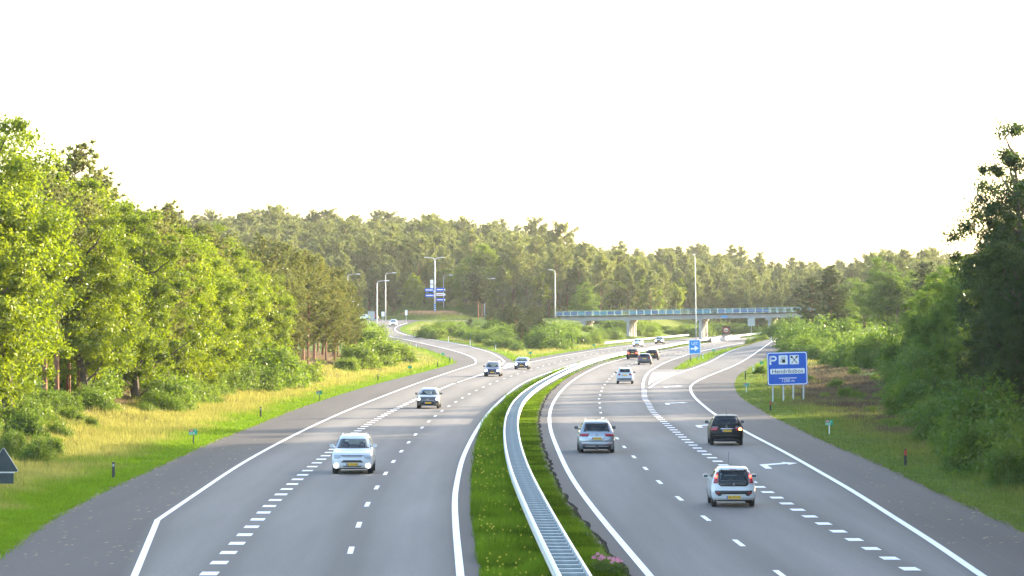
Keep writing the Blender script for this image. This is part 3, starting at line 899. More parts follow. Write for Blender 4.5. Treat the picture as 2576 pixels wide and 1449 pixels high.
# big blue parking sign
q = ground_pt(1970, 1012, zf); d = q[1]
sx0 = (1980.5 - CX) * d / F
s_ppm = F / d
sg = thing('parking_sign', 'large blue services sign reading Hendriksbos 1200 m on four grey posts', 'road sign', (sx0, d, gz(sx0, d)), R(-3))
W_, H_ = 101 / s_ppm, 83 / s_ppm
zc = zat(927, d) - gz(sx0, d)
board = MB().prism(rrect(W_, H_, .02, 1), -.03, .03).build('sign_board', M_BLUE, sg)
board.location = (0, 0, zc); board.rotation_euler = (0, R(-1.7), 0)
kk = W_ / 895.0
def zl(zx, zy): return ((zx - 597) * kk, -((zy + (zx - 600) * .03) - 515) * kk)
bm_ = MB(); ring_mesh(bm_, rrect(W_ - .05, H_ - .05, .2, 6), rrect(W_ - .19, H_ - .19, .14, 6), -.036, -.03); bm_.build('border', M_WHITE, board)
bm_ = MB()   # letter P
x0, z0_ = zl(205, 435); x1, z1_ = zl(368, 232); st = .14 * (x1 - x0) / .5
bm_.box((x0 + .07, -.036, (z0_ + z1_) / 2), (.14, .012, z1_ - z0_))
pw, ph = (x1 - x0), (z1_ - z0_) * .62
out = [(x0, z1_), (x1 - ph / 2, z1_)] + [(x1 - ph / 2 + ph / 2 * math.sin(R(a)), z1_ - ph / 2 + ph / 2 * math.cos(R(a))) for a in range(20, 180, 20)] + [(x1 - ph / 2, z1_ - ph), (x0, z1_ - ph)]
tt = .13; hi = ph - 2 * tt
inn = [(x0 + tt, z1_ - tt), (x1 - ph / 2, z1_ - tt)] + [(x1 - ph / 2 + hi / 2 * math.sin(R(a)), z1_ - ph / 2 + hi / 2 * math.cos(R(a))) for a in range(20, 180, 20)] + [(x1 - ph / 2, z1_ - ph + tt), (x0 + tt, z1_ - ph + tt)]
ring_mesh(bm_, out, inn, -.042, -.03); bm_.build('letter_p', M_WHITE, board)
for (a, b_, c, e) in ((410, 610, 220, 425), (655, 857, 215, 420)):
    cx_, cz_ = zl((a + b_) / 2, (c + e) / 2)
    o = MB().prism(shift(rrect((b_ - a) * kk, (e - c) * kk, .06), cx_, cz_), -.038, -.03).build('pictogram', M_WHITE, board)
    m = MB(); s = kk
    if a == 410:
        m.box((cx_ + 12 * s, -.042, cz_ - 28 * s), (66 * s, .01, 72 * s))
        ring_mesh(m, shift(rrect(76 * s, 52 * s, 8 * s, 2), cx_ + 8 * s, cz_ + 42 * s), shift(rrect(56 * s, 34 * s, 6 * s, 2), cx_ + 8 * s, cz_ + 42 * s), -.046, -.036)
        m.tube([(cx_ - 20 * s, -.043, cz_ + 20 * s), (cx_ - 48 * s, -.043, cz_ - 5 * s), (cx_ - 58 * s, -.043, cz_ - 45 * s), (cx_ - 40 * s, -.043, cz_ - 55 * s), (cx_ - 22 * s, -.043, cz_ - 20 * s)], 5 * s, 5)
    else:
        for sgn, hd in ((1, 28), (-1, 20)):
            m.tube([(cx_ - sgn * 55 * s, -.043, cz_ + 65 * s), (cx_ + sgn * 62 * s, -.043, cz_ - 80 * s)], (9 if sgn > 0 else 6) * s, 6)
        m.prism([(cx_ - 58 * s + 26 * s * math.cos(R(k * 30)), cz_ + 62 * s + 26 * s * math.sin(R(k * 30))) for k in range(12)], -.046, -.036)
        m.prism(shift([(-20 * s, 10 * s), (0, -20 * s), (30 * s, 8 * s), (38 * s, 42 * s), (28 * s, 44 * s), (20 * s, 22 * s), (16 * s, 40 * s), (4 * s, 38 * s)], cx_ + 46 * s, cz_ + 48 * s), -.046, -.036)
    m.build('symbol', M_INK, o)
cx_, cz_ = zl(598, 575)
o = MB().prism(shift(rrect(765 * kk, 118 * kk, .05), cx_, cz_), -.038, -.03).build('name_panel', M_WHITE, board)
text('Hendriksbos', 128 * kk, M_INK, o, (cx_, -.042, cz_ - .01), sx=1.06)
cx_, cz_ = zl(600, 728); MB().box((cx_, -.036, cz_), (395 * kk, .01, 16 * kk)).build('rule', M_WHITE, board)
cx_, cz_ = zl(605, 788); text('1200 m', 92 * kk, M_WHITE, board, (cx_, -.036, cz_), sx=1.05)
for px, pyb in ((1944, 1012), (1970.5, 1013), (1995.5, 1010), (2021, 1004)):
    x = (px - CX) * d / F; xx = x - sx0
    z0_ = gz(x, d) - gz(sx0, d)
    MB().box((xx, .09, (z0_ - .3 + zc) / 2), (.13, .10, zc - z0_ + .3)).build('post', M_STEEL, sg)

# exit sign
q = ground_pt(1748, 906, zf); d = q[1]; sx0 = (1747.5 - CX) * d / F; g0 = gz(sx0, d)
W_, H_ = 29.5 * d / F, 36 * d / F; zc = zat(872.5, d) - g0
ex = thing('exit_sign', 'light blue exit sign reading UIT with white arrow at the slip road nose', 'road sign', (sx0, d, g0), R(-4))
board = MB().prism(rrect(W_, H_, .16, 4), -.03, .03).build('sign_board', M_LBLUE, ex); board.location = (0, 0, zc); board.rotation_euler = (0, R(-1.5), 0)
m = MB(); ring_mesh(m, rrect(W_ - .02, H_ - .02, .16, 4), rrect(W_ - .17, H_ - .17, .1, 4), -.036, -.03); m.build('border', M_WHITE, board)
text('UIT', .62, M_WHITE, board, (.02, -.036, H_ * .22), ext=.006)
s = W_ / 390
m = MB().prism([(x * s, z * s) for x, z in ((-130, -35), (0, -35), (0, 45), (135, -65 + 15), (0, -140), (0, -85), (-130, -85))], -.04, -.03); m.build('arrow', M_WHITE, board)
for xx in (-W_ * .36, W_ * .30, W_ * .40):
    MB().box((xx, .08, zc / 2 - .2), (.09, .09, zc + .2)).build('post', M_STEELD, ex)

# hectometre boards
def hecto(px, pyb, label, white=True, red=True, w=.46, rz=0, turn=0.0, txt=True):
    q = ground_pt(px, pyb, zf)
    t = thing('kilometre_marker', label, 'road sign', (q[0], q[1], gz(*q)), turn, 'green kilometre markers')
    MB().box((.02, 0, .24), (.06, .05, .62)).build('post', M_WHITE if white else M_BLACK, t)
    b_ = MB().prism(rrect(w, .30, .02, 2), -.055, -.025).build('board', M_GREEN, t); b_.location = (0, 0, .68)
    if txt:
        r_ = MB().box((-.10, -.06, .075), (.22, .012, .10)).build('route_box', M_RED, b_)
        text('A58', .10, M_WHITE, r_, (-.10, -.068, .075), ext=.002)
        text('Re' if white else 'Li', .10, M_WHITE, b_, (.12, -.058, .07), ext=.002)
        text('53.8', .17, M_WHITE, b_, (-.06, -.058, -.07), ext=.002)
    return t
hecto(486, 1118, 'nearest green kilometre board on a dark post in the left verge', False)
hecto(803, 1008, 'green kilometre board beside the shoulder, level with the grey hatchback', False)
hecto(1031, 938, 'small green kilometre board left of the merging lane near the bushes', False, txt=False)
hecto(1114, 902, 'green kilometre board near the tip of the left grass verge', False, txt=False)
hecto(2085, 1092, 'nearest green kilometre board on a white post in the right verge')
hecto(1877, 986, 'green kilometre board left of the big blue services sign')
hecto(1916, 926, 'green kilometre board just left of the top of the blue services sign', txt=False)
hecto(1795, 892, 'green kilometre board on the grass island behind the exit sign', False, txt=False)
hecto(1334, 899, 'green marker on the grass triangle above the dark estate cars', False, txt=False)
hecto(1494, 877, 'green marker at the foot of the bushes left of the bridge pier', False, txt=False)

# delineator posts
def delineator(px, pyb, hpx, style, label):
    q = ground_pt(px, pyb, zf); h = hpx * q[1] / F
    c = {'black': M_BLACK, 'red': M_BLACK, 'white': M_WHITE, 'brown': mat('brown_post', (.07, .045, .03), .8)}[style]
    t = thing('marker_post', label, 'post', (q[0], q[1], gz(*q)), 0, 'roadside marker posts')
    MB().prism([(-.06, -.2), (.06, -.2), (.06, h - .02), (.045, h), (-.045, h), (-.06, h - .02)], -.035, .035).build('stake', c, t)
    if style == 'red': MB().box((0, -.045, h - .17), (.1, .02, .26)).build('reflector', mat('red_reflector', (.42, .05, .02), .4), t)
    elif style == 'white': MB().box((0, -.045, h - .2), (.1, .02, .18)).build('reflector', M_STEELD, t)
    else: MB().box((0, -.045, h - .14), (.08, .02, .12)).build('reflector', M_STEELD, t)
delineator(286, 1202, 40, 'black', 'black marker post on the nearest part of the left verge')
delineator(656, 1050, 27, 'brown', 'brown marker post on the sunlit left verge')
delineator(951, 957, 16, 'brown', 'brown marker post beside the merging lane left of the bushes')
delineator(1101, 924, 14, 'brown', 'thin brown post on the yellow grass before the slip road')
delineator(1131, 912, 14, 'brown', 'thin brown post at the tip of the yellow grass')
delineator(2277, 1173, 44, 'red', 'nearest black marker post with red top in the right verge')
delineator(1938, 1034, 26, 'red', 'black marker post with red top below the blue services sign')
delineator(1875, 956, 22, 'black', 'dark marker post where the right verge bulges out')
delineator(1895, 934, 14, 'white', 'white marker post left of the top of the services sign')
delineator(1940, 863, 17, 'white', 'white marker post beside the far end of the exit road')
delineator(1737, 910, 14, 'black', 'dark marker post under the left side of the exit sign')
delineator(1768, 903, 13, 'white', 'white marker post right of the exit sign legs')
delineator(1076, 851, 12, 'white', 'white marker post beside the round bush on the slip road')
delineator(1128, 860, 13, 'white', 'second white marker post on the inside of the slip road')
delineator(1183, 868, 14, 'white', 'third white marker post on the inside of the slip road')
delineator(1247, 881, 13, 'white', 'lowest white marker post on the inside of the slip road')
delineator(1047, 874, 9, 'white', 'small white post on the outer edge of the slip road')

# back of a warning triangle at the left edge
d = 112.0; x, y = pos(9, d); g0 = gz(x, d)
tri = thing('warning_sign', 'dark back of a triangular warning sign at the left edge of the picture', 'road sign', (x, y, g0))
M_SBACK = mat('sign_back', (.035, .048, .055), .6, metal=.2, var=.15)
k = d / F
zt, zb = zat(1127, d) - g0, zat(1187, d) - g0; hw = 38 * k
T = MB().prism([(-.03, zt), (.03, zt), (hw, zb + .04), (hw - .03, zb), (-hw + .03, zb), (-hw, zb + .04)], -.012, .012).build('sign_plate', M_SBACK, tri)
m = MB(); P = [(-.03, zt), (.03, zt), (hw, zb + .04), (hw - .03, zb), (-hw + .03, zb), (-hw, zb + .04)]
cz_ = (zt + 2 * zb) / 3
ring_mesh(m, P, [(a * .95, cz_ + (c - cz_) * .95) for a, c in P], -.03, -.01); m.build('rim', M_STEELD, T)
MB().box((-.0, 0, zat(1203, d) - g0), (52 * k, .024, 27 * k)).build('under_plate', M_SBACK, tri)
MB().box((0, -.02, zat(1188.5, d) - g0), (56 * k, .03, 2.4 * k)).build('clamp_bar', M_STEEL, tri)
MB().tube([(-.16, -.05, -.3), (-.16, -.05, zt - .35)], .03, 8).build('post', M_STEELD, tri)

def back_sign(px, pyb, py0, py1, wpx, shape, label, d=None, m=None, turn=0.0):
    if d is None: x, y = ground_pt(px, pyb, zf)
    else: x, y = pos(px, d)
    g0 = gz(x, y); t = thing('road_sign', label, 'road sign', (x, y, g0), turn)
    w = wpx * y / F; za, zb = zat(py1, y) - g0, zat(py0, y) - g0
    MB().tube([(0, 0, -.3), (0, 0, zb - .05)], .05, 6).build('post', M_STEEL, t)
    if shape == 'round':
        MB().prism([(w / 2 * math.cos(R(a)), (za + zb) / 2 + (zb - za) / 2 * math.sin(R(a))) for a in range(0, 360, 30)], -.08, -.05).build('sign_plate', m or M_STEELD, t)
    else:
        MB().prism(shift(rrect(w, zb - za, .06, 2), 0, (za + zb) / 2), -.08, -.05).build('sign_plate', m or M_STEELD, t)
    return t, za, zb, w
M_SGREY = mat('sign_back_grey', (.33, .36, .37), .5, metal=.3)
back_sign(934, 0, 783, 806, 17, 'rect', 'grey back of a rectangular sign left of the tall slip road lamp', 775, M_SGREY)
back_sign(963.5, 0, 784, 796, 8, 'rect', 'narrow pale sign on a post between the two slip road lamps', 795, M_WHITE)
back_sign(1022, 0, 780, 793, 6, 'rect', 'narrow white sign behind the pale car on the slip road', 800, M_WHITE)
back_sign(1652, 0, 832, 847, 13, 'round', 'round grey sign back beside the far car under the bridge', 790, M_SGREY)
back_sign(1890, 0, 798, 820, 18, 'rect', 'grey sign back standing beyond the bridge on the right', 850, M_SGREY)
t, za, zb, w = back_sign(1826.5, 0, 820, 849, 20, 'rect', 'dark square no-overtaking sign with red ring beyond the bridge', 742, mat('dark_sign', (.06, .05, .05), .5))
zc = zb - (zb - za) * .36
m = MB(); ring_mesh(m, [(.62 * math.cos(R(a)), zc + .62 * math.sin(R(a))) for a in range(0, 360, 20)], [(.46 * math.cos(R(a)), zc + .46 * math.sin(R(a))) for a in range(0, 360, 20)], -.105, -.08); m.build('red_ring', M_RED, t)
MB().prism([(.46 * math.cos(R(a)), zc + .46 * math.sin(R(a))) for a in range(0, 360, 20)], -.095, -.08).build('disc', M_WHITE, t)
MB().box((-.16, -.10, zc - .06), (.28, .01, .16)).box((.17, -.10, zc - .06), (.24, .01, .22)).build('symbol', M_INK, t)
MB().box((0, -.10, za + (zb - za) * .13), (w * .9, .03, (zb - za) * .24)).build('under_plate', mat('pale_under_plate', (.5, .48, .48), .5), t)

# ------------------------------------------------------------------ cars
class CarShape:
    """closed shell: at every height z a rounded plan outline; YR/YF rear and front, W half width"""
    def __init__(s, prof, br=.2, bf=.34, n=2.7):
        p = np.array(prof, float); s.p = p; s.br, s.bf, s.n = br, bf, n
        s.z0, s.z1 = p[0, 0], p[-1, 0]
        s.sl = []
        for c in (1, 2, 3):
            h = np.diff(p[:, 0]); dl = np.diff(p[:, c]) / h; mm = np.zeros(len(p)); mm[0] = dl[0]; mm[-1] = dl[-1]
            for i in range(1, len(p) - 1):
                mm[i] = 0 if dl[i - 1] * dl[i] <= 0 else 2 * dl[i - 1] * dl[i] / (dl[i - 1] + dl[i])
            s.sl.append(mm)
    def ev(s, c, z):
        p = s.p; z = min(max(z, s.z0), s.z1); i = int(min(max(np.searchsorted(p[:, 0], z) - 1, 0), len(p) - 2))
        h = p[i + 1, 0] - p[i, 0]; t = (z - p[i, 0]) / h; m = s.sl[c - 1]
        return p[i, c] * (1 + 2 * t) * (1 - t) ** 2 + m[i] * h * t * (1 - t) ** 2 + p[i + 1, c] * t * t * (3 - 2 * t) + m[i + 1] * h * t * t * (t - 1)
    def W(s, z): return s.ev(1, z)
    def YR(s, z): return s.ev(2, z)
    def YF(s, z): return s.ev(3, z)
    def bow(s, x, w): 
        q = min(abs(x) / max(w, 1e-6), 1.0); return 1 - (1 - q ** s.n) ** (1 / s.n)
    def rear(s, x, z, off=0): return (x, s.YR(z) + s.br * s.bow(x, s.W(z)) - off, z)
    def front(s, x, z, off=0): return (x, s.YF(z) - s.bf * s.bow(x, s.W(z)) + off, z + (off * .5 if z > s.p[3, 0] else 0))
    def side(s, sg, y, z, off=0): return (sg * (s.W(z) + off), y, z)

def rows_at(rows, z):
    zs = [r[0] for r in rows]
    return np.interp(z, zs, [r[1] for r in rows]), np.interp(z, zs, [r[2] for r in rows])

def patch(cs, face, rows, name, m, parent, off=.012, cols=8, n=None, back=.03, sg=1):
    rows = sorted(rows); zs = [r[0] for r in rows]
    n = n or max(2, int((zs[-1] - zs[0]) / .05) + 1)
    ev = {'rear': lambda u, z, o: cs.rear(u, z, o), 'front': lambda u, z, o: cs.front(u, z, o), 'side': lambda u, z, o: cs.side(sg, u, z, o)}[face]
    V = []
    for o in (off, off - back):
        for z in np.linspace(zs[0], zs[-1], n):
            a, b = rows_at(rows, z)
            for u in np.linspace(a, b, cols): V.append(ev(float(u), float(z), o))
    Fq = []; N = n * cols
    for i in range(n - 1):
        for j in range(cols - 1): Fq.append((i * cols + j, i * cols + j + 1, (i + 1) * cols + j + 1, (i + 1) * cols + j))
    rim = [j for j in range(cols)] + [i * cols + cols - 1 for i in range(1, n)] + [(n - 1) * cols + j for j in range(cols - 2, -1, -1)] + [i * cols for i in range(n - 2, 0, -1)]
    for a, b in zip(rim, rim[1:] + rim[:1]): Fq.append((a, b, b + N, a + N))
    mb = MB().add(V, Fq)
    return mb.build(name, m, parent, True)

def disc_patch(cs, face, cx, cz, r, name, m, parent, off=.02, rz=None):
    rz = rz or r
    rows = [(cz + rz * math.sin(a), cx - r * math.cos(a), cx + r * math.cos(a)) for a in np.linspace(-1.5, 1.5, 7)]
    return patch(cs, face, rows, name, m, parent, off, 7, 9)

def wheel_meshes(r, w):
    m = MB()
    prof = [(-w / 2, r * .62), (-w / 2, r * .93), (-w / 2 + .03, r), (w / 2 - .03, r), (w / 2, r * .93), (w / 2, r * .62)]
    n = 22; V = []; Fq = []
    for k in range(n):
        a = 2 * math.pi * k / n
        for u, q in prof: V.append((u, q * math.cos(a), q * math.sin(a)))
    for k in range(n):
        for j in range(5): Fq.append((k * 6 + j, k * 6 + j + 1, ((k + 1) % n) * 6 + j + 1, ((k + 1) % n) * 6 + j))
    m.add(V, Fq); ty = m.mesh('tyre', True); ty.materials.append(M_RUBBER)
    m = MB()
    m.tube([(-w / 2 + .05, 0, 0), (w / 2 - .035, 0, 0)], r * .63, 18)
    for k in range(5):
        a = 2 * math.pi * k / 5; m.box((w / 2 - .028, math.cos(a) * r * .34, math.sin(a) * r * .34), (.03, r * .58, .07), 0, a)
    rim = m.mesh('rim'); rim.materials.append(M_RIM)
    return ty, rim

CARN = [0]
def car(spec, front_px, lnfn, oncoming, label, group):
    sp = spec
    cs = CarShape(sp['prof'], sp.get('br', .2), sp.get('bf', .34))
    wb = sp['wb']; wr = sp.get('wr', .32)
    # contact point of the nearer axle in the picture -> position and heading along the lane
    q = ground_pt(*front_px)
    t = lnfn.tan(q[1]) if lnfn else 0.0
    t += sp.get('yaw', 0)
    n = math.hypot(1, t); hd = (-t / n, -1 / n) if oncoming else (t / n, 1 / n)
    ax = wb / 2
    cx_, cy_ = (q[0] - hd[0] * ax, q[1] - hd[1] * ax) if oncoming else (q[0] + hd[0] * ax, q[1] + hd[1] * ax)
    z = float(z1(cx_, cy_))
    root = thing(sp.get('name', 'car'), label, 'car', (cx_, cy_, z + .004), math.atan2(-hd[0], hd[1]), group)
    pitch = (float(z1(cx_ + hd[0], cy_ + hd[1])) - float(z1(cx_ - hd[0], cy_ - hd[1]))) / 2
    root.rotation_euler = (math.atan(pitch), 0, root.rotation_euler[2])
    # body shell with window openings
    nr, ns = 18, 30
    zl = sorted(set(list(np.linspace(cs.z0, cs.z1, 34).round(4)) + [round(p[0], 4) for p in sp['prof']]))
    holes = sp['holes']
    V = []; ring = []
    for zz in zl:
        w = cs.W(zz)
        st = len(V)
        us = np.sin(np.linspace(-math.pi / 2, math.pi / 2, nr + 1)) * w
        for u in us: V.append(cs.rear(float(u), zz))
        ya, yb = cs.YR(zz) + cs.br, cs.YF(zz) - cs.bf
        for k in range(1, ns): V.append((w, ya + (yb - ya) * k / ns, zz))
        for u in us[::-1]: V.append((float(u), cs.YF(zz) - cs.bf * cs.bow(float(u), w), zz))
        for k in range(ns - 1, 0, -1): V.append((-w, ya + (yb - ya) * k / ns, zz))
    M = 2 * (nr + 1) + 2 * (ns - 1)
    mb = MB(); Fs = []
    def inside(face, u, zz):
        for f, rows, dlt in holes:
            if f == face and rows[0][0] + dlt < zz < rows[-1][0] - dlt:
                a, b = rows_at(rows, zz)
                if a + dlt < u < b - dlt: return True
        return False
    for i in range(len(zl) - 1):
        zc = (zl[i] + zl[i + 1]) / 2
        for k in range(M):
            k2 = (k + 1) % M
            fc = [(i * M + k), (i * M + k2), ((i + 1) * M + k2), ((i + 1) * M + k)]
            c = np.mean([V[a] for a in fc], axis=0)
            if k < nr: face, u = 'rear', c[0]
            elif k < nr + ns: face, u = 'side', c[1]
            elif k < 2 * nr + ns + 1 and k > nr + ns - 1: face, u = 'front', c[0]
            else: face, u = 'side', c[1]
            if not inside(face, u, zc): Fs.append(fc)
    Fs.append(list(range(M))[::-1]); Fs.append([(len(zl) - 1) * M + k for k in range(M)])
    mb.add(V, Fs)
    me = bpy.data.meshes.new('body'); me.from_pydata(mb.v, [], mb.f); me.update()
    me.polygons.foreach_set('use_smooth', np.ones(len(me.polygons), bool))
    me.polygons[len(me.polygons) - 2].use_smooth = False
    body = link('body', me, sp['paint'], root)
    # glass
    for f, rows, dlt in holes:
        if f == 'side':
            for sg in (-1, 1): patch(cs, 'side', rows, 'side_window', M_GLASS, root, .006, 10, None, .012, sg)
        else: patch(cs, f, rows, 'rear_window' if f == 'rear' else 'windscreen', M_GLASS, root, .008, 10, None, .012)
        # black surround, behind the glass edge
    # door pillar between the side windows
    for f, rows, dlt in holes:
        if f == 'side':
            za, zb = rows[0][0], rows[-1][0]
            for sg in (-1, 1):
                for yy in sp.get('pillars', (-.1,)):
                    patch(cs, 'side', [(za, yy - .05, yy + .05), (zb, yy - .07, yy + .03)], 'door_pillar', M_BLACK, root, .010, 2, 4, .03, sg)
    # wheels and arches
    ty, rim = wheel_meshes(wr, sp.get('tw', .21))
    wx = sp['prof'][1][1] - .105
    for sy in (-1, 1):
        for sg in (-1, 1):
            yy = sy * wb / 2
            rows = [(wr + (wr + .05) * math.sin(a), yy - (wr + .05) * math.cos(a), yy + (wr + .05) * math.cos(a)) for a in np.linspace(-.35, 1.5, 9)]
            rows = [r for r in rows if r[0] > cs.z0 + .005]
            patch(cs, 'side', rows, 'wheel_arch', M_BLACK, root, .004, 9, 10, .02, sg)
            o = link('wheel', ty, None, root, (sg * wx, yy, wr)); o.rotation_euler = (0, 0, 0 if sg > 0 else math.pi)
            link('rim', rim, None, o)
    # cabin
    zb = sp['belt']
    cab = MB()
    for sx in (-.36, .36):
        cab.box((sx, .02, (.42 + zb) / 2), (.46, .16, zb - .42), 0, -.12)
        cab.box((sx, -.06, zb + .12), (.24, .09, .2)); cab.box((sx, -.05, zb + .02), (.05, .04, .08))
        cab.box((sx, .22, .46), (.46, .5, .14))
    cab.box((0, -.86, (.45 + zb - .06) / 2), (1.16, .14, zb - .06 - .45), 0, -.12)
    for sx in (-.36, .36): cab.box((sx, -.95, zb + .02), (.22, .08, .14))
    cab.box((0, sp['dash'], zb - .26), (1.2, .34, .36))
    cab.build('seats', M_SEAT, root)
    MB().tube([(-.36 + .17 * math.cos(a), sp['dash'] - .32 + .05 * math.sin(a), zb - .06 + .17 * math.sin(a)) for a in np.linspace(0, 2 * math.pi, 13)], .016, 5).build('steering_wheel', M_BLACK, root)
    # mirrors
    for sg in (-1, 1):
        mw = cs.W(zb + .02)
        mm_ = MB(); yv = sp['mirror']
        pts = rrect(.20, .15, .06, 3)
        mm_.prism(shift(pts, sg * (mw + .135), zb + .11), yv - .045, yv + .05); mm_.box((sg * (mw + .05), yv, zb + .045), (.12, .05, .04))
        mo = mm_.build('mirror', sp.get('mirmat', sp['paint']), root)
        MB().prism(shift(rrect(.165, .115, .045, 3), sg * (mw + .135), zb + .11), yv - .052, yv - .044).build('mirror_glass', mat('mirror_face', (.16, .2, .24), .1, metal=.6), mo)
    # underside
    MB().box((0, 0, cs.z0 + .01), (1.1, (sp['prof'][1][3] - sp['prof'][1][2]) * .8, .06)).build('underbody', M_BLACK, root)
    # features
    for ft in sp['feats']:
        kind, face, nm, m_, a = ft[:5]
        off = ft[5] if len(ft) > 5 else .014
        if kind == 'sym':                     # one piece centred on the car
            patch(cs, face, a, nm, m_, root, off)
        elif kind == 'pair':
            for sg in (-1, 1):
                rows = [(zz, min(sg * p, sg * q), max(sg * p, sg * q)) for zz, p, q in a]
                mm2 = m_[0 if sg < 0 else 1] if isinstance(m_, tuple) else m_
                patch(cs, face, rows, nm, mm2, root, off)
        elif kind == 'discs':
            for sg in (-1, 1): disc_patch(cs, face, sg * a[0], a[1], a[2], nm, m_, root, off, a[3] if len(a) > 3 else None)
        elif kind == 'plate':
            zc, txt = a; face_pt = cs.rear(0, zc, .03) if face == 'rear' else cs.front(0, zc, .03)
            rot = (math.pi / 2, 0, 0) if face == 'rear' else (math.pi / 2, 0, math.pi)
            sgn = -1 if face == 'rear' else 1
            pl = MB().box((face_pt[0], face_pt[1], zc), (.52, .02, .115)).build('number_plate', M_PLATE, root)
            MB().box((-.238 * (1 if face == 'rear' else -1), face_pt[1] + sgn * .012, zc), (.044, .006, .11)).build('country_strip', M_PLATEB, pl)
            if txt: text(txt, .118, M_INK, pl, (.022 * (1 if face == 'rear' else -1), face_pt[1] + sgn * .012, zc), rot, ext=.002, sx=.92, name='plate_characters')
        elif kind == 'rails':
            for sg in (-1, 1):
                zt = cs.z1; w = cs.W(zt - .03) * .93
                MB().tube([(sg * w, a[0], zt - .05), (sg * w, a[0] + .15, zt + .03), (sg * w, a[1] - .15, zt + .03), (sg * w, a[1], zt - .05)], .022, 6).build('roof_rail', m_, root)
        elif kind == 'tube':
            MB().tube(a[0], a[1], 6).build(nm, m_, root)
        elif kind == 'box':
            MB().box(a[0], a[1]).build(nm, m_, root)
        elif kind == 'emblem':
            z_, shp, s_ = a
            bp = cs.rear(0, z_, .02) if face == 'rear' else cs.front(0, z_, .02)
            dirn = -1 if face == 'rear' else 1
            e = MB(); yy0, yy1 = sorted((bp[1], bp[1] + dirn * .012))
            for poly in shp: e.prism([(px * s_, z_ + pz * s_) for px, pz in poly], yy0, yy1)
            e.build('emblem', m_, root)
        elif kind == 'text':
            xx, zz, body_, size = a
            bp = cs.rear(xx, zz, .028); text(body_, size, m_, root, bp, (math.pi / 2, 0, 0), ext=.002)
    return root

circ = lambda r0, r1: [[(r1 * math.cos(R(a)), r1 * math.sin(R(a))), (r1 * math.cos(R(a + 30)), r1 * math.sin(R(a + 30))), (r0 * math.cos(R(a + 30)), r0 * math.sin(R(a + 30))), (r0 * math.cos(R(a)), r0 * math.sin(R(a)))] for a in range(0, 360, 30)]
E_VW = circ(.88, 1.0) + [[(-.6, .55), (-.42, .55), (-.05, -.1), (-.05, -.35)], [(.6, .55), (.42, .55), (.05, -.1), (.05, -.35)], [(-.75, .2), (-.6, .3), (-.3, -.5), (-.35, -.75)], [(.75, .2), (.6, .3), (.3, -.5), (.35, -.75)]]
E_BLITZ = circ(.82, 1.0) + [[(-.95, .12), (.2, .12), (.05, -.05), (.95, -.05), (.95, .02), (-.2, -.16)]]
E_LION = [[(-.5, .9), (.2, 1.0), (.55, .6), (.15, .35), (-.1, .5)], [(-.3, .55), (.25, .35), (.35, -.3), (-.1, -.5)], [(.2, .1), (.75, .25), (.8, .05), (.3, -.1)], [(-.2, -.3), (.4, -.3), (.75, -.85), (.4, -.9)], [(-.25, -.3), (.1, -.4), (-.35, -1.0), (-.7, -.95)], [(-.4, .2), (-.7, -.2), (-.55, -.3), (-.25, .1)]]
E_CHEV = [[(0, 1), (1, 0), (.72, 0), (0, .62), (-.72, 0), (-1, 0)], [(0, .35), (1, -.65), (.72, -.65), (0, -.03), (-.72, -.65), (-1, -.65)]]
E_DIAM = [[(0, 0), (.28, .48), (0, .96), (-.28, .48)], [(0, 0), (.56, 0), (.83, -.48), (.28, -.48)], [(0, 0), (-.56, 0), (-.83, -.48), (-.28, -.48)]]
E_BAR = [[(-1, -.6), (-.85, -.75), (1, .6), (.85, .75)]] + circ(.3, .5)

def paint(name, c, metal=0.0, rough=.28): return mat(name, c, rough, metal=metal, coat=.8, var=.03, scale=2)
P_WHITE = paint('white_car_paint', (.50, .53, .565)); P_SILVER = paint('silver_car_paint', (.27, .30, .34), .55); P_BLACK = mat('black_car_paint', (.004, .004, .005), .4, spec=.25, coat=.06, var=.03, scale=2)
P_GREY = paint('taupe_car_paint', (.10, .09, .085), .4); P_NAVY = paint('navy_car_paint', (.025, .03, .075), .3); P_DKGREY = paint('graphite_car_paint', (.05, .055, .06), .5); P_LSIL = paint('pale_silver_paint', (.55, .6, .66), .3)

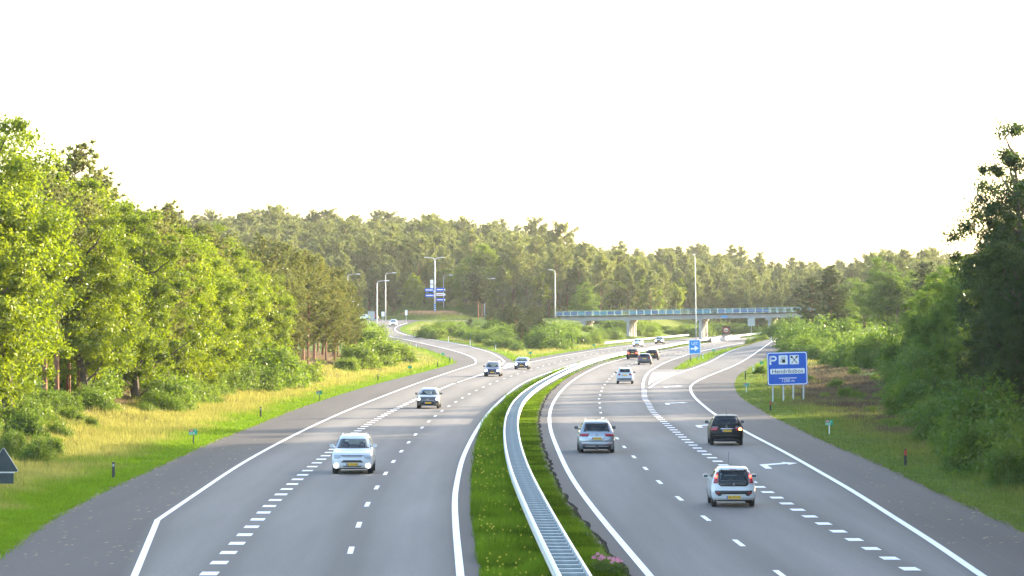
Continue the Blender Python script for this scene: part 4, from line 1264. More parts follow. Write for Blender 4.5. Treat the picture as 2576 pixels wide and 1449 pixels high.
def suv(Hh=1.68, Wd=.90, Lf=2.3, Lr=-2.3, z0=.24):
    return [(z0, Wd - .07, Lr + .1, Lf - .12), (.42, Wd - .015, Lr, Lf), (.62, Wd, Lr - .01, Lf), (.82, Wd - .005, Lr + .02, Lf - .06), (.95, Wd - .02, Lr + .05, Lf - .2), (1.03, Wd - .04, Lr + .08, Lf - .72), (1.11, Wd - .07, Lr + .11, Lf - 1.15), (1.34, Wd - .165, Lr + .24, Lf - 1.58), (Hh - .12, Wd - .26, Lr + .38, Lf - 1.95), (Hh - .05, Wd - .30, Lr + .46, Lf - 2.08), (Hh - .015, Wd - .38, Lr + .62, Lf - 2.3), (Hh, Wd - .52, Lr + .85, Lf - 2.5)]
def hatch(Hh=1.5, Wd=.86, Lf=1.95, Lr=-1.95, z0=.21, rear_slope=.35, cowl=.98):
    c = cowl
    return [(z0, Wd - .07, Lr + .1, Lf - .12), (.36, Wd - .015, Lr, Lf), (.55, Wd, Lr - .01, Lf - .01), (.70, Wd - .005, Lr + .02, Lf - .1), (c - .14, Wd - .02, Lr + .05, Lf - .26), (c - .07, Wd - .035, Lr + .07, Lf - .62), (c, Wd - .06, Lr + .10, Lf - .98), (c + .22, Wd - .15, Lr + .10 + rear_slope * .4, Lf - 1.4), (Hh - .12, Wd - .245, Lr + .1 + rear_slope * .85, Lf - 1.78), (Hh - .05, Wd - .29, Lr + .12 + rear_slope * 1.15, Lf - 1.92), (Hh - .015, Wd - .37, Lr + .2 + rear_slope * 1.4, Lf - 2.12), (Hh, Wd - .5, Lr + .35 + rear_slope * 1.7, Lf - 2.3)]

def holes_for(prof, belt, ztop, fb, ft, rb=None, rt=None, zrb=None, zrt=None, ys=(-1.2, .7), slope=.75):
    h = [('front', [(belt + .0, -fb, fb), (ztop, -ft, ft)], .035), ('side', [(belt + .03, ys[0], ys[1]), (ztop - .0, ys[0] + .2, ys[1] - slope)], .03)]
    if rb: h.append(('rear', [(zrb, -rb, rb), ((zrb + zrt) / 2, -(rb + rt) / 2, (rb + rt) / 2), (zrt, -rt, rt)], .035))
    return h

cars_in, cars_out = 'cars driving towards the camera', 'cars driving away from the camera'
# --- white SUV
pf = suv()
S = dict(prof=pf, wb=2.67, wr=.345, tw=.235, paint=P_WHITE, belt=1.11, dash=1.0, mirror=.92, holes=holes_for(pf, 1.13, 1.53, .70, .585, .62, .52, 1.1, 1.5, (-1.5, .95)), pillars=(-.15, -1.05), feats=[
    ('sym', 'front', 'windscreen_band', M_BLACK, [(1.105, -.72, .72), (1.15, -.70, .70)], .012),
    ('pair', 'front', 'headlight', M_LAMPLENS, [(.70, .60, .80), (.78, .50, .83), (.855, .46, .80)]),
    ('sym', 'front', 'grille', M_BLACK, [(.765, -.44, .44), (.785, -.45, .45)], .012), ('sym', 'front', 'grille', M_BLACK, [(.815, -.46, .46), (.845, -.50, .50)], .012),
    ('sym', 'front', 'grille_bar', M_CHROME, [(.79, -.44, .44), (.81, -.44, .44)], .02),
    ('sym', 'front', 'lower_grille', M_BLACK, [(.53, -.50, .50), (.58, -.48, .48), (.63, -.38, .38)]),
    ('sym', 'front', 'intake', M_BLACK, [(.30, -.40, .40), (.385, -.41, .41)]), ('sym', 'front', 'skid_plate', M_STEEL, [(.30, -.40, .40), (.335, -.40, .40)], .026),
    ('sym', 'front', 'front_valance', M_BLACK, [(.245, -.66, .66), (.285, -.56, .56)], .012),
    ('discs', 'front', 'fog_light', M_HEADON, (.715, .375, .085), .03),
    ('pair', 'rear', 'taillight', M_TAIL, [(.85, .5, .86), (1.0, .55, .84)]),
    ('emblem', 'front', 'emblem', M_CHROME, (.80, E_DIAM, .07)),
    ('plate', 'front', 'p', None, (.45, '8-TZG-48')), ('plate', 'rear', 'p', None, (.72, '8-TZG-48')),
    ('rails', '', '', P_WHITE, (-1.4, .0))])
car(S, (888, 1191), LD, True, 'white sport utility vehicle with two round lit fog lamps, nearest oncoming car', cars_in)
# --- taupe hatchback
pf = hatch(1.52, .86, 1.97, -1.97, .20, .35, 1.02)
S = dict(prof=pf, wb=2.46, wr=.30, paint=P_GREY, belt=1.0, dash=.75, mirror=.62, mirmat=P_GREY, bf=.42, holes=holes_for(pf, 1.04, 1.42, .66, .55, .6, .52, 1.0, 1.35, (-1.2, .6)), feats=[
    ('pair', 'front', 'headlight', M_LAMPLENS, [(.58, .58, .80), (.72, .50, .83), (.9, .60, .78)], .02), ('discs', 'front', 'headlight_bulb', M_HEADON, (.69, .70, .07), .04),
    ('sym', 'front', 'grille', M_BLACK, [(.27, -.34, .34), (.40, -.50, .50), (.50, -.46, .46), (.57, -.36, .36)], .014),
    ('sym', 'front', 'lower_lip', P_LSIL, [(.225, -.55, .55), (.26, -.42, .42)], .03), ('discs', 'front', 'fog_light', M_LAMPLENS, (.66, .36, .05), .02),
    ('sym', 'front', 'chrome_strip', M_CHROME, [(.60, -.44, .44), (.615, -.43, .43)], .02),
    ('emblem', 'front', 'emblem', M_CHROME, (.68, E_CHEV, .10)), ('pair', 'rear', 'taillight', M_TAIL, [(.7, .5, .8), (.95, .55, .78)]),
    ('plate', 'front', 'p', None, (.44, '')), ('plate', 'rear', 'p', None, (.7, ''))])
car(S, (1077.5, 1027.5), LB, True, 'taupe grey hatchback with wide black grille, its flank catching the sun', cars_in)
# --- two navy estate cars
def estate(Hh=1.56, Wd=.90, Lf=2.35, Lr=-2.35, z0=.23): 
    return hatch(Hh, Wd, Lf, Lr, z0, .32, .99)
pf = estate(1.60, .92)
est = [('discs', 'front', 'headlight', M_HEADON, (.66, .66, .12, .095), .03), ('sym', 'front', 'grille', M_BLACK, [(.52, -.30, .30), (.62, -.34, .34), (.72, -.32, .32)]),
    ('emblem', 'front', 'emblem', M_CHROME, (.62, E_BAR, .12)), ('sym', 'front', 'intake', M_BLACK, [(.26, -.6, .6), (.34, -.55, .55)]), ('pair', 'front', 'bumper_trim', M_STEEL, [(.30, .36, .44), (.42, .40, .47)], .02),
    ('pair', 'rear', 'taillight', M_TAIL, [(.7, .55, .84), (1.2, .58, .70)]), ('plate', 'front', 'p', None, (.46, '')), ('plate', 'rear', 'p', None, (.7, ''))]
S = dict(prof=pf, wb=2.76, wr=.34, tw=.23, paint=P_NAVY, belt=1.0, dash=.95, mirror=.8, mirmat=M_BLACK, holes=holes_for(pf, 1.02, 1.44, .70, .57, .62, .54, 1.0, 1.4, (-1.6, .8)), feats=est + [('rails', '', '', M_STEEL, (-1.6, -.1))])
car(S, (1239, 947), Off(LB, lambda y: 1.8), True, 'navy estate car with roof rails and lit headlamps beside the slip road nose', cars_in)
pf = estate(1.46, .89, 2.26, -2.26, .2)
S = dict(prof=pf, wb=2.64, wr=.32, paint=P_NAVY, belt=.98, dash=.9, mirror=.75, mirmat=M_BLACK, holes=holes_for(pf, 1.0, 1.33, .67, .55, .6, .52, .98, 1.3, (-1.4, .75)), feats=est)
car(S, (1312.5, 929), Off(LD, lambda y: 1.7), True, 'low navy car with lit headlamps and silver V grille in the oncoming middle lane', cars_in)
# --- far oncoming cars
far = [('discs', 'front', 'headlight', M_HEADON, (.62, .68, .13, .11), .03), ('sym', 'front', 'grille', M_BLACK, [(.28, -.5, .5), (.45, -.44, .44), (.6, -.3, .3)]), ('plate', 'front', 'p', None, (.42, '')), ('plate', 'rear', 'p', None, (.7, '')), ('pair', 'rear', 'taillight', M_TAIL, [(.7, .5, .8), (.95, .55, .78)])]
pf = hatch(1.5, .87, 2.05, -2.05)
S = dict(prof=pf, wb=2.6, paint=P_WHITE, belt=.98, dash=.8, mirror=.65, holes=holes_for(pf, 1.0, 1.38, .67, .54, .6, .5, 1.0, 1.33, (-1.2, .65)), feats=far)
car(S, (1603.5, 872.5), Off(LD, lambda y: -1.7), True, 'far white car coming out from under the bridge', cars_in)
S = dict(S); S['paint'] = P_DKGREY
car(S, (1658.5, 865.5), Off(LD, lambda y: 1.7), True, 'far dark car under the bridge, closest to its median pier', cars_in)
S = dict(S); S['paint'] = P_LSIL
car(S, (989, 821), SRr, True, 'pale silver car leaving the roundabout on the left slip road', cars_in)
for px, d_, pt, lb in ((908, 812, P_LSIL, 'pale car on the roundabout showing its roof above the bushes'), (931, 818, paint('red_car_paint', (.3, .03, .03)), 'reddish car on the roundabout half hidden behind the sign back')):
    S = dict(S); S['paint'] = pt; S['yaw'] = 0
    c = car(S, (989, 821), None, True, lb, cars_in)
    x, y = pos(px, d_); c.location = (x, y, gz(x, y) + .05); c.rotation_euler = (0, 0, R(100))

# --- silver SUV seen from behind
pf = suv(1.65, .915, 2.24, -2.24, .2)
S = dict(prof=pf, wb=2.68, wr=.345, tw=.235, paint=P_SILVER, belt=1.10, dash=1.0, mirror=.9, mirmat=M_BLACK, holes=holes_for(pf, 1.12, 1.5, .70, .58, .645, .555, 1.115, 1.475, (-1.5, .9)), pillars=(-.15, -1.05), feats=[
    ('sym', 'rear', 'window_band', M_BLACK, [(1.45, -.58, .58), (1.50, -.53, .53)], .014), ('pair', 'rear', 'window_band', M_BLACK, [(1.1, .56, .665), (1.46, .49, .585)], .014),
    ('sym', 'rear', 'roof_spoiler', P_SILVER, [(1.505, -.6, .6), (1.57, -.58, .58)], .07),
    ('pair', 'rear', 'taillight', M_TAIL, [(.86, .46, .86), (.93, .41, .875), (1.0, .40, .83)], .02),
    ('sym', 'rear', 'plate_recess', P_LSIL, [(.655, -.30, .30), (.83, -.45, .45)], .012),
    ('sym', 'rear', 'tailgate_crease', P_DKGREY, [(.62, -.62, .62), (.645, -.50, .50)], .012),
    ('sym', 'rear', 'bumper_step', P_LSIL, [(.475, -.74, .74), (.55, -.80, .80)], .05),
    ('pair', 'rear', 'reflector', M_TAIL, [(.455, .42, .74), (.485, .50, .80)], .055),
    ('sym', 'rear', 'lower_bumper', M_BLACK, [(.20, -.70, .70), (.40, -.72, .72)], .035), ('sym', 'rear', 'chrome_strip', M_STEEL, [(.34, -.60, .60), (.365, -.60, .60)], .045),
    ('box', 'rear', 'tow_hitch', M_BLACK, ((0, -2.36, .30), (.09, .16, .24))),
    ('emblem', 'rear', 'emblem', M_CHROME, (.95, E_VW, .058)), ('tube', 'rear', 'wiper', M_BLACK, ([(0, -2.17, 1.13), (.36, -2.13, 1.16)], .014)),
    ('tube', 'rear', 'antenna', M_BLACK, ([(0, -1.35, 1.63), (0, -1.45, 1.74)], .012)),
    ('pair', 'front', 'headlight', M_LAMPLENS, [(.75, .5, .84), (.86, .5, .8)]),
    ('plate', 'rear', 'p', None, (.755, 'H-570-GS')), ('plate', 'front', 'p', None, (.5, '')), ('rails', '', '', M_CHROME, (-1.5, .1))])
car(S, (1500, 1138.5), Off(RD, lambda y: -1.75), False, 'silver sport utility vehicle with chrome roof rails and tow hitch in the left lane', cars_out)
# --- black MPV with blinker
pf = suv(1.63, .90, 2.14, -2.14, .22)
S = dict(prof=pf, wb=2.64, wr=.32, paint=P_BLACK, belt=1.08, dash=.95, mirror=.85, yaw=.015, br=.26, holes=holes_for(pf, 1.1, 1.48, .68, .56, .66, .56, 1.10, 1.49, (-1.4, .9)), pillars=(-.15,), feats=[
    ('pair', 'rear', 'taillight', (M_TAIL, M_TAIL), [(.80, .56, .84), (.90, .46, .87), (1.0, .47, .80)], .02),
    ('pair', 'rear', 'clear_lens', M_LAMPLENS, [(.985, .45, .80), (1.015, .50, .77)], .024),
    ('sym', 'rear', 'lit_blinker', M_BLINK, [(.83, .66, .80), (.88, .64, .82), (.94, .66, .80)], .035),
    ('sym', 'rear', 'chrome_bar', M_CHROME, [(.885, -.33, .33), (.925, -.33, .33)], .03), ('emblem', 'rear', 'emblem', M_CHROME, (1.01, E_BLITZ, .065)),
    ('sym', 'rear', 'bumper_crease', P_DKGREY, [(.53, -.66, .66), (.55, -.76, .76)], .03), ('sym', 'rear', 'lower_trim', M_BLACK, [(.22, -.72, .72), (.36, -.70, .70)], .02), ('sym', 'rear', 'trim_strip', P_DKGREY, [(.37, -.36, .36), (.385, -.36, .36)], .03),
    ('tube', 'rear', 'antenna', M_BLACK, ([(0, -1.55, 1.58), (0, -1.3, 1.95)], .012)), ('tube', 'rear', 'wiper', M_BLACK, ([(0, -2.06, 1.09), (-.36, -2.04, 1.13)], .014)),
    ('pair', 'front', 'headlight', M_LAMPLENS, [(.75, .5, .82), (.88, .5, .8)]),
    ('plate', 'rear', 'p', None, (.80, 'KX-997-Z')), ('plate', 'front', 'p', None, (.5, ''))])
car(S, (1826.5, 1119.5), Off(RRr, lambda y: -1.7), False, 'black people carrier with its right orange blinker lit in the exit lane', cars_out)
# --- white small hatchback
pf = hatch(1.47, .815, 1.72, -1.70, .22, .26, .98)
S = dict(prof=pf, wb=2.34, wr=.29, tw=.18, paint=P_WHITE, belt=.93, dash=.72, mirror=.55, mirmat=P_LSIL, br=.24, yaw=.02, holes=holes_for(pf, 1.0, 1.34, .63, .53, .515, .475, .95, 1.30, (-1.1, .6)), pillars=(-.15,), feats=[
    ('sym', 'rear', 'tailgate_glass', M_BLACK, [(.765, -.46, .46), (.79, -.55, .55), (.955, -.555, .555)], .016), ('pair', 'rear', 'tailgate_glass', M_BLACK, [(.95, .50, .56), (1.30, .46, .53)], .016), ('sym', 'rear', 'tailgate_glass', M_BLACK, [(1.29, -.52, .52), (1.335, -.50, .50)], .016),
    ('pair', 'rear', 'taillight', M_TAIL, [(.875, .575, .735), (1.08, .57, .69), (1.28, .53, .60)], .026), ('pair', 'rear', 'brake_lamp', M_TAILON, [(1.06, .59, .675), (1.17, .58, .65)], .034),
    ('sym', 'rear', 'roof_spoiler', P_WHITE, [(1.345, -.52, .52), (1.40, -.52, .52)], .06), ('sym', 'rear', 'high_brake_light', M_TAIL, [(1.362, -.13, .13), (1.382, -.13, .13)], .068),
    ('pair', 'rear', 'hinge', M_BLACK, [(1.30, .40, .45), (1.375, .40, .45)], .075),
    ('sym', 'rear', 'bumper_insert', M_BLACK, [(.485, -.64, .64), (.55, -.69, .69), (.61, -.68, .68)], .03), ('pair', 'rear', 'bumper_insert', M_BLACK, [(.415, .48, .56), (.49, .42, .65)], .031),
    ('discs', 'rear', 'reflector', M_TAIL, (.575, .52, .065, .03), .036), ('sym', 'rear', 'lower_trim', M_BLACK, [(.22, -.70, .70), (.265, -.72, .72)], .02),
    ('tube', 'rear', 'wiper', M_BLACK, ([(-.06, -1.62, .86), (.10, -1.59, .945), (.30, -1.58, .925)], .016)),
    ('tube', 'rear', 'antenna', M_BLACK, ([(-.12, -.35, 1.45), (-.12, -.75, 1.98)], .0055)),
    ('emblem', 'rear', 'emblem', M_CHROME, (.845, E_LION, .05)), ('text', 'rear', '', M_CHROME, (-.40, .825, 'PEUGEOT', .045)), ('text', 'rear', '', M_CHROME, (.42, .84, '107', .055)),
    ('pair', 'front', 'headlight', M_LAMPLENS, [(.6, .5, .76), (.8, .52, .74)]),
    ('plate', 'rear', 'p', None, (.365, '96-PKV-9')), ('plate', 'front', 'p', None, (.4, ''))])
car(S, (1843, 1274), Off(RB, lambda y: -1.1), False, 'small white hatchback with tall lit red tail lamps and black tailgate, nearest car', cars_out)
# --- white compact crossover
pf = hatch(1.58, .84, 1.84, -1.84, .25, .22, 1.02)
S = dict(prof=pf, wb=2.44, wr=.31, paint=P_WHITE, belt=1.0, dash=.78, mirror=.6, mirmat=M_BLACK, holes=holes_for(pf, 1.04, 1.45, .65, .54, .54, .48, 1.14, 1.45, (-1.2, .6)), feats=[
    ('sym', 'rear', 'window_band', M_BLACK, [(1.43, -.5, .5), (1.47, -.46, .46)], .014), ('discs', 'rear', 'taillight', M_TAIL, (.55, .94, .13, .10), .02),
    ('sym', 'rear', 'bumper_insert', M_BLACK, [(.43, -.64, .64), (.50, -.68, .68), (.57, -.66, .66)], .03), ('sym', 'rear', 'lower_trim', M_BLACK, [(.25, -.72, .72), (.31, -.74, .74)], .02),
    ('plate', 'rear', 'p', None, (.87, '')), ('plate', 'front', 'p', None, (.4, '')), ('pair', 'front', 'headlight', M_LAMPLENS, [(.6, .5, .76), (.8, .52, .74)]), ('rails', '', '', M_STEEL, (-1.2, .2))])
car(S, (1572, 965.5), Off(RD, lambda y: 1.6), False, 'white compact crossover with round tail lamps and a black bumper band', cars_out)
# --- three dark cars ahead
dark = lambda tl: [('pair', 'rear', 'taillight', tl, [(.80, .44, .80), (.92, .50, .83), (1.0, .56, .78)], .02), ('plate', 'rear', 'p', None, (.82, '')), ('plate', 'front', 'p', None, (.4, '')), ('sym', 'rear', 'lower_trim', M_BLACK, [(.21, -.72, .72), (.34, -.74, .74)], .02), ('pair', 'front', 'headlight', M_LAMPLENS, [(.6, .5, .76), (.8, .52, .74)]), ('sym', 'rear', 'tailgate_crease', P_DKGREY, [(.56, -.7, .7), (.59, -.74, .74)], .025)]
pf = hatch(1.48, .90, 2.13, -2.13, .2, .3, 1.0)
S = dict(prof=pf, wb=2.6, wr=.32, paint=P_BLACK, belt=.98, dash=.85, mirror=.7, holes=holes_for(pf, 1.02, 1.38, .68, .56, .62, .53, 1.02, 1.36, (-1.3, .7)), feats=dark(M_TAILON))
car(S, (1592, 903.5), Off(RD, lambda y: -1.6), False, 'black car with bright red tail lamps, leftmost of the three dark cars', cars_out)
S = dict(S); S['paint'] = P_DKGREY; S['feats'] = dark(M_TAIL)
car(S, (1621.5, 917.5), Off(RD, lambda y: 1.7), False, 'graphite estate car, nearest of the three dark cars', cars_out)
S = dict(S); S['paint'] = P_BLACK
car(S, (1641, 905.5), Off(RG, lambda y: -1.6), False, 'black hatchback, rightmost of the three dark cars', cars_out)

# people in the two nearest oncoming cars
def person_mesh():
    me = bpy.data.meshes.new('person_skin')
    P = [((0, 0, 0), .15), ((0, -.02, .2), .15), ((0, -.03, .40), .17), ((0, -.02, .50), .09), ((0, .0, .58), .06), ((0, .02, .68), .10), ((0, .03, .78), .095),
         ((-.19, -.02, .44), .075), ((-.25, .12, .26), .055), ((-.17, .36, .27), .042), ((-.15, .43, .30), .04), ((.19, -.02, .44), .075), ((.25, .12, .26), .055), ((.17, .36, .27), .042), ((.15, .43, .30), .04),
         ((-.11, .05, -.02), .10), ((-.13, .42, .04), .08), ((-.13, .55, -.3), .055), ((.11, .05, -.02), .10), ((.13, .42, .04), .08), ((.13, .55, -.3), .055)]
    E = [(0, 1), (1, 2), (2, 3), (3, 4), (4, 5), (5, 6), (2, 7), (7, 8), (8, 9), (9, 10), (2, 11), (11, 12), (12, 13), (13, 14), (0, 15), (15, 16), (16, 17), (0, 18), (18, 19), (19, 20)]
    me.from_pydata([p[0] for p in P], E, []); me.update()
    o = bpy.data.objects.new('person_skin', me); COL.objects.link(o)
    mod = o.modifiers.new('skin', 'SKIN')
    sv = me.skin_vertices[0].data
    for i, p in enumerate(P): sv[i].radius = (p[1], p[1]); sv[i].use_root = (i == 0)
    o.modifiers.new('sub', 'SUBSURF').levels = 1
    dg = bpy.context.evaluated_depsgraph_get(); dg.update()
    r = bpy.data.meshes.new_from_object(o.evaluated_get(dg)); bpy.data.objects.remove(o)
    r.materials.clear(); r.materials.append(mat('dark_jacket', (.05, .055, .08), .9)); r.materials.append(mat('skin', (.45, .27, .19), .6))
    for pl in r.polygons:
        c = pl.center
        pl.material_index = 1 if (c.z > .52 or (c.y > .30 and c.z > .2)) else 0; pl.use_smooth = True
    return r
pm_ = person_mesh()
hair = MB().add(*(lambda n: ([(.112 * math.sin(a) * math.cos(b), .01 + .118 * math.sin(a) * math.sin(b), .73 + .125 * math.cos(a)) for a in np.linspace(.02, 1.75, 6) for b in np.linspace(0, 2 * math.pi, 10, endpoint=False)], [(i * 10 + j, i * 10 + (j + 1) % 10, (i + 1) * 10 + (j + 1) % 10, (i + 1) * 10 + j) for i in range(5) for j in range(10) if not (i > 2 and 1 <= j <= 3)]))(0)).mesh('hair', True)
hair.materials.append(mat('brown_hair', (.05, .03, .02), .7))
cars_ = [o for o in COL.objects if o.get('category') == 'car']
for cobj, sx, lb in ((cars_[0], -.36, 'driver in a dark jacket at the wheel of the white sport utility vehicle'), (cars_[0], .36, 'passenger beside the driver of the white sport utility vehicle'), (cars_[1], -.36, 'driver in a dark jacket at the wheel of the taupe hatchback')):
    Mx = Matrix.Translation(cobj.location) @ cobj.rotation_euler.to_matrix().to_4x4()
    o = link('person', pm_, None); o.location = Mx @ Vector((sx, .12, .52)); o.rotation_euler = cobj.rotation_euler
    tag(o, lb, 'person', 'people in the oncoming cars')
    link('hair', hair, None, o)

# ------------------------------------------------------------------ plants
def unit(v): return v / np.maximum(np.linalg.norm(v, axis=-1, keepdims=True), 1e-9)
def leaf_cards(C, N, size, r, elong=1.5):
    """one folded diamond leaf at each point C, facing N"""
    n = len(C)
    ref = unit(r.normal(size=(n, 3)))
    u = unit(np.cross(N, ref)); v = unit(np.cross(N, u))
    s = size[:, None]
    V = np.stack([C - u * s * .5 * elong, C + v * s * .36 + N * s * .10, C + u * s * .5 * elong, C - v * s * .36 + N * s * .10], 1).reshape(-1, 3)
    F_ = np.arange(4 * n).reshape(n, 4)
    return V, F_
def tube_np(pts, rad, n=6):
    m = MB().tube(pts, rad, n, True); return m.v, m.f

def broadleaf(seed, h, r, ncl=150, per=95, leaf=.24, base=.18, rz=None, flat=.65, stems=1):
    g = np.random.default_rng(seed)
    zc = h * (base + (1 - base) * .5); rz = rz or h * (1 - base) * .5
    lob = unit(g.normal(size=(11, 3))); amp = g.uniform(.05, .38, 11)
    d = unit(g.normal(size=(ncl, 3)))
    lobe = .74 + np.max(np.clip(d @ lob.T, 0, 1) ** 4 * amp, axis=1)
    rad = g.uniform(0, 1, ncl) ** (1 / 2.6) * lobe * g.uniform(.86, 1.09, ncl)
    C = d * rad[:, None] * np.array([r, r, rz]) + np.array([0, 0, zc])
    C[:, :2] *= (1.0 - .25 * sm(.55, 1.0, (C[:, 2] - h * base) / (h * (1 - base))))[:, None]
    cr = g.uniform(.45, 1.2, ncl) * r * .165
    P = np.repeat(C, per, 0); R_ = np.repeat(cr, per)
    off = g.normal(size=(len(P), 3)) * .55; off[:, 2] *= flat
    P = P + off * R_[:, None]
    keep = P[:, 2] > h * base * .5
    P = P[keep]
    out = unit(P - np.array([0, 0, zc - rz * .3]))
    N = unit(out * .5 + g.normal(size=P.shape) * .75 + np.array([0, 0, .45]))
    V, Fq = leaf_cards(P, N, g.uniform(.6, 1.25, len(P)) * leaf, g)
    crown = fmesh('crown', V, Fq)
    tv, tf = [], []
    def addt(pts, rad, n=6):
        v, f = tube_np(pts, rad, n); o = len(tv); tv.extend(v); tf.extend([[i + o for i in q] for q in f])
    for sidx in range(stems):
        bx_ = 0 if stems == 1 else g.normal() * r * .12; by_ = 0 if stems == 1 else g.normal() * r * .12
        tr = h * .017 / math.sqrt(stems)
        top = (g.normal() * r * .15 + bx_ * 2, g.normal() * r * .15 + by_ * 2, h * .82)
        mid = (bx_ + g.normal() * .25, by_ + g.normal() * .25, h * .4)
        addt([(bx_, by_, -.4), (bx_, by_, h * .08), mid, top], [tr * 1.5, tr * 1.1, tr * .8, tr * .25], 8)
    for i in g.choice(ncl, min(26, ncl), replace=False):
        e = C[i]; z0 = max(h * base * .7, e[2] - g.uniform(.12, .3) * h * .6)
        addt([(0, 0, z0), tuple(e * np.array([.5, .5, 0]) + np.array([0, 0, z0 + (e[2] - z0) * .35])), tuple(e)], [h * .007, h * .005, .015], 5)
    me = bpy.data.meshes.new('trunk'); me.from_pydata(tv, [], tf); me.update()
    return me, crown

def pine(seed, h, cb=.38, r=2.8, whorl=.62, nt=15, needle=.34, dens=1.0, flat=False):
    g = np.random.default_rng(seed)
    lean = g.normal(size=2) * .02 * h
    tx = lambda z: np.array([lean[0] * (z / h) ** 2, lean[1] * (z / h) ** 2, z])
    tv, tf = [], []
    def addt(pts, rad, n=5):
        v, f = tube_np([tuple(p) for p in pts], rad, n); o = len(tv); tv.extend(v); tf.extend([[i + o for i in q] for q in f])
    addt([tx(-.4) * np.array([0, 0, 1]), tx(h * .25), tx(h * .6), tx(h * .97)], [h * .0125, h * .011, h * .0075, .02], 7)
    T = []; D = []
    z = h * cb
    while z < h * .98:
        t = (z - h * cb) / (h * (1 - cb))
        prof = (math.sin(math.pi * (.18 + .75 * t)) if not flat else (.45 + .65 * math.sin(math.pi * min(1, t * .95))))
        L0 = r * max(prof, .12) * (1 - .35 * t ** 3)
        for k in range(g.integers(4, 7)):
            if g.random() < .14: continue
            a = g.uniform(0, 2 * math.pi); L = L0 * g.uniform(.55, 1.15)
            up = g.uniform(-.05, .35) + .45 * t
            p0 = tx(z + g.normal() * .1); dr = np.array([math.cos(a), math.sin(a), up]); p1 = p0 + dr * L * .6 ; p2 = p0 + dr * L + np.array([0, 0, .12 * L])
            addt([p0, p1, p2], [.02 + .008 * L, .02, .008], 4)
            for s in np.arange(.3, 1.02, .24 / max(L, .5)):
                if g.random() > dens: continue
                q = p0 * (1 - s) ** 1 + p2 * s if s > .6 else p0 + (p1 - p0) * s / .6
                T.append(q + g.normal(size=3) * np.array([.22, .22, .12])); D.append(unit(dr * .8 + np.array([0, 0, .55])))
        z += whorl * g.uniform(.7, 1.3)
    for k in range(int(h * cb / .9)):                              # dead stubs on the bare stem
        zz = g.uniform(.12, cb) * h; a = g.uniform(0, 6.28); p0 = tx(zz); addt([p0, p0 + np.array([math.cos(a), math.sin(a), -.1]) * g.uniform(.4, 1.3)], [.025, .008], 4)
    T = np.array(T); D = np.array(D)
    P = np.repeat(T, nt, 0); DD = np.repeat(D, nt, 0)
    dirs = unit(DD * .55 + g.normal(size=P.shape) * .75)
    ln = g.uniform(.6, 1.2, len(P)) * needle
    side = unit(np.cross(dirs, unit(g.normal(size=P.shape)))) * (ln * .17)[:, None]
    V = np.stack([P - side, P + side, P + dirs * ln[:, None] + side * .25, P + dirs * ln[:, None] - side * .25], 1).reshape(-1, 3)
    crown = fmesh('crown', V, np.arange(len(V)).reshape(-1, 4))
    me = bpy.data.meshes.new('trunk'); me.from_pydata(tv, [], tf); me.update()
    return me, crown

def bush(seed, h, r, ncl=60, per=80, leaf=.2):
    g = np.random.default_rng(seed)
    d = unit(g.normal(size=(ncl, 3))); d[:, 2] = np.abs(d[:, 2])
    lob = unit(g.normal(size=(7, 3))); amp = g.uniform(0, .4, 7)
    lobe = .72 + np.max(np.clip(d @ lob.T, 0, 1) ** 3 * amp, axis=1)
    C = d * (g.uniform(0, 1, ncl) ** .5 * lobe * g.uniform(.75, 1.3, ncl))[:, None] * np.array([r, r, h * .8])
    P = np.repeat(C, per, 0); off = g.normal(size=P.shape) * r * np.repeat(g.uniform(.08, .24, ncl), per)[:, None]; off[:, 2] *= .8
    P = P + off; P = P[P[:, 2] > .02]
    N = unit(unit(P - np.array([0, 0, h * .2])) * .5 + g.normal(size=P.shape) * .7 + np.array([0, 0, .4]))
    V, Fq = leaf_cards(P, N, g.uniform(.6, 1.25, len(P)) * leaf, g)
    crown = fmesh('foliage', V, Fq)
    m = MB()
    for i in g.choice(ncl, 12, replace=False):
        e = C[i]; m.tube([(g.normal() * .1, g.normal() * .1, -.2), (e[0] * .45, e[1] * .45, e[2] * .55), tuple(e)], [.05, .035, .01], 5)
    return m.mesh('stem'), crown

def with_mats(pair, bark, leaf):
    pair[0].materials.append(bark); pair[1].materials.append(leaf); return pair
OAK = [with_mats(broadleaf(100 + i, 15.0, 4.3, 230, 230, .15, .0), M_BARK, M_LEAF_SUN) for i in range(4)]
OAKD = [with_mats(broadleaf(120 + i, 16.0, 4.2, 190, 230, .165, .0), M_BARK, M_LEAF_SHADE) for i in range(3)]
ALD = [with_mats(broadleaf(140 + i, 13.0, 4.4, 170, 230, .16, .0, stems=3), M_BARK, M_LEAF_MID) for i in range(3)]
PIN = [with_mats(pine(160 + i, 14.5, .14 + .06 * i, 3.1, .46, 30, .29), M_PBARK, M_NEEDLE) for i in range(4)]
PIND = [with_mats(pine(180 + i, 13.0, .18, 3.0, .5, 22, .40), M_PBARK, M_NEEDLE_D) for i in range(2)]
PFL = [with_mats(pine(190 + i, 17.0, .42, 3.9, .5, 24, .46, flat=True), M_PBARK, M_NEEDLE) for i in range(3)]
BSH = [with_mats(bush(200 + i, 3.0, 2.4, 80, 150, .15), M_BARK, M_BUSH) for i in range(4)]
BSD = [with_mats(bush(220 + i, 3.0, 2.4, 80, 150, .15), M_BARK, M_LEAF_MID) for i in range(3)]

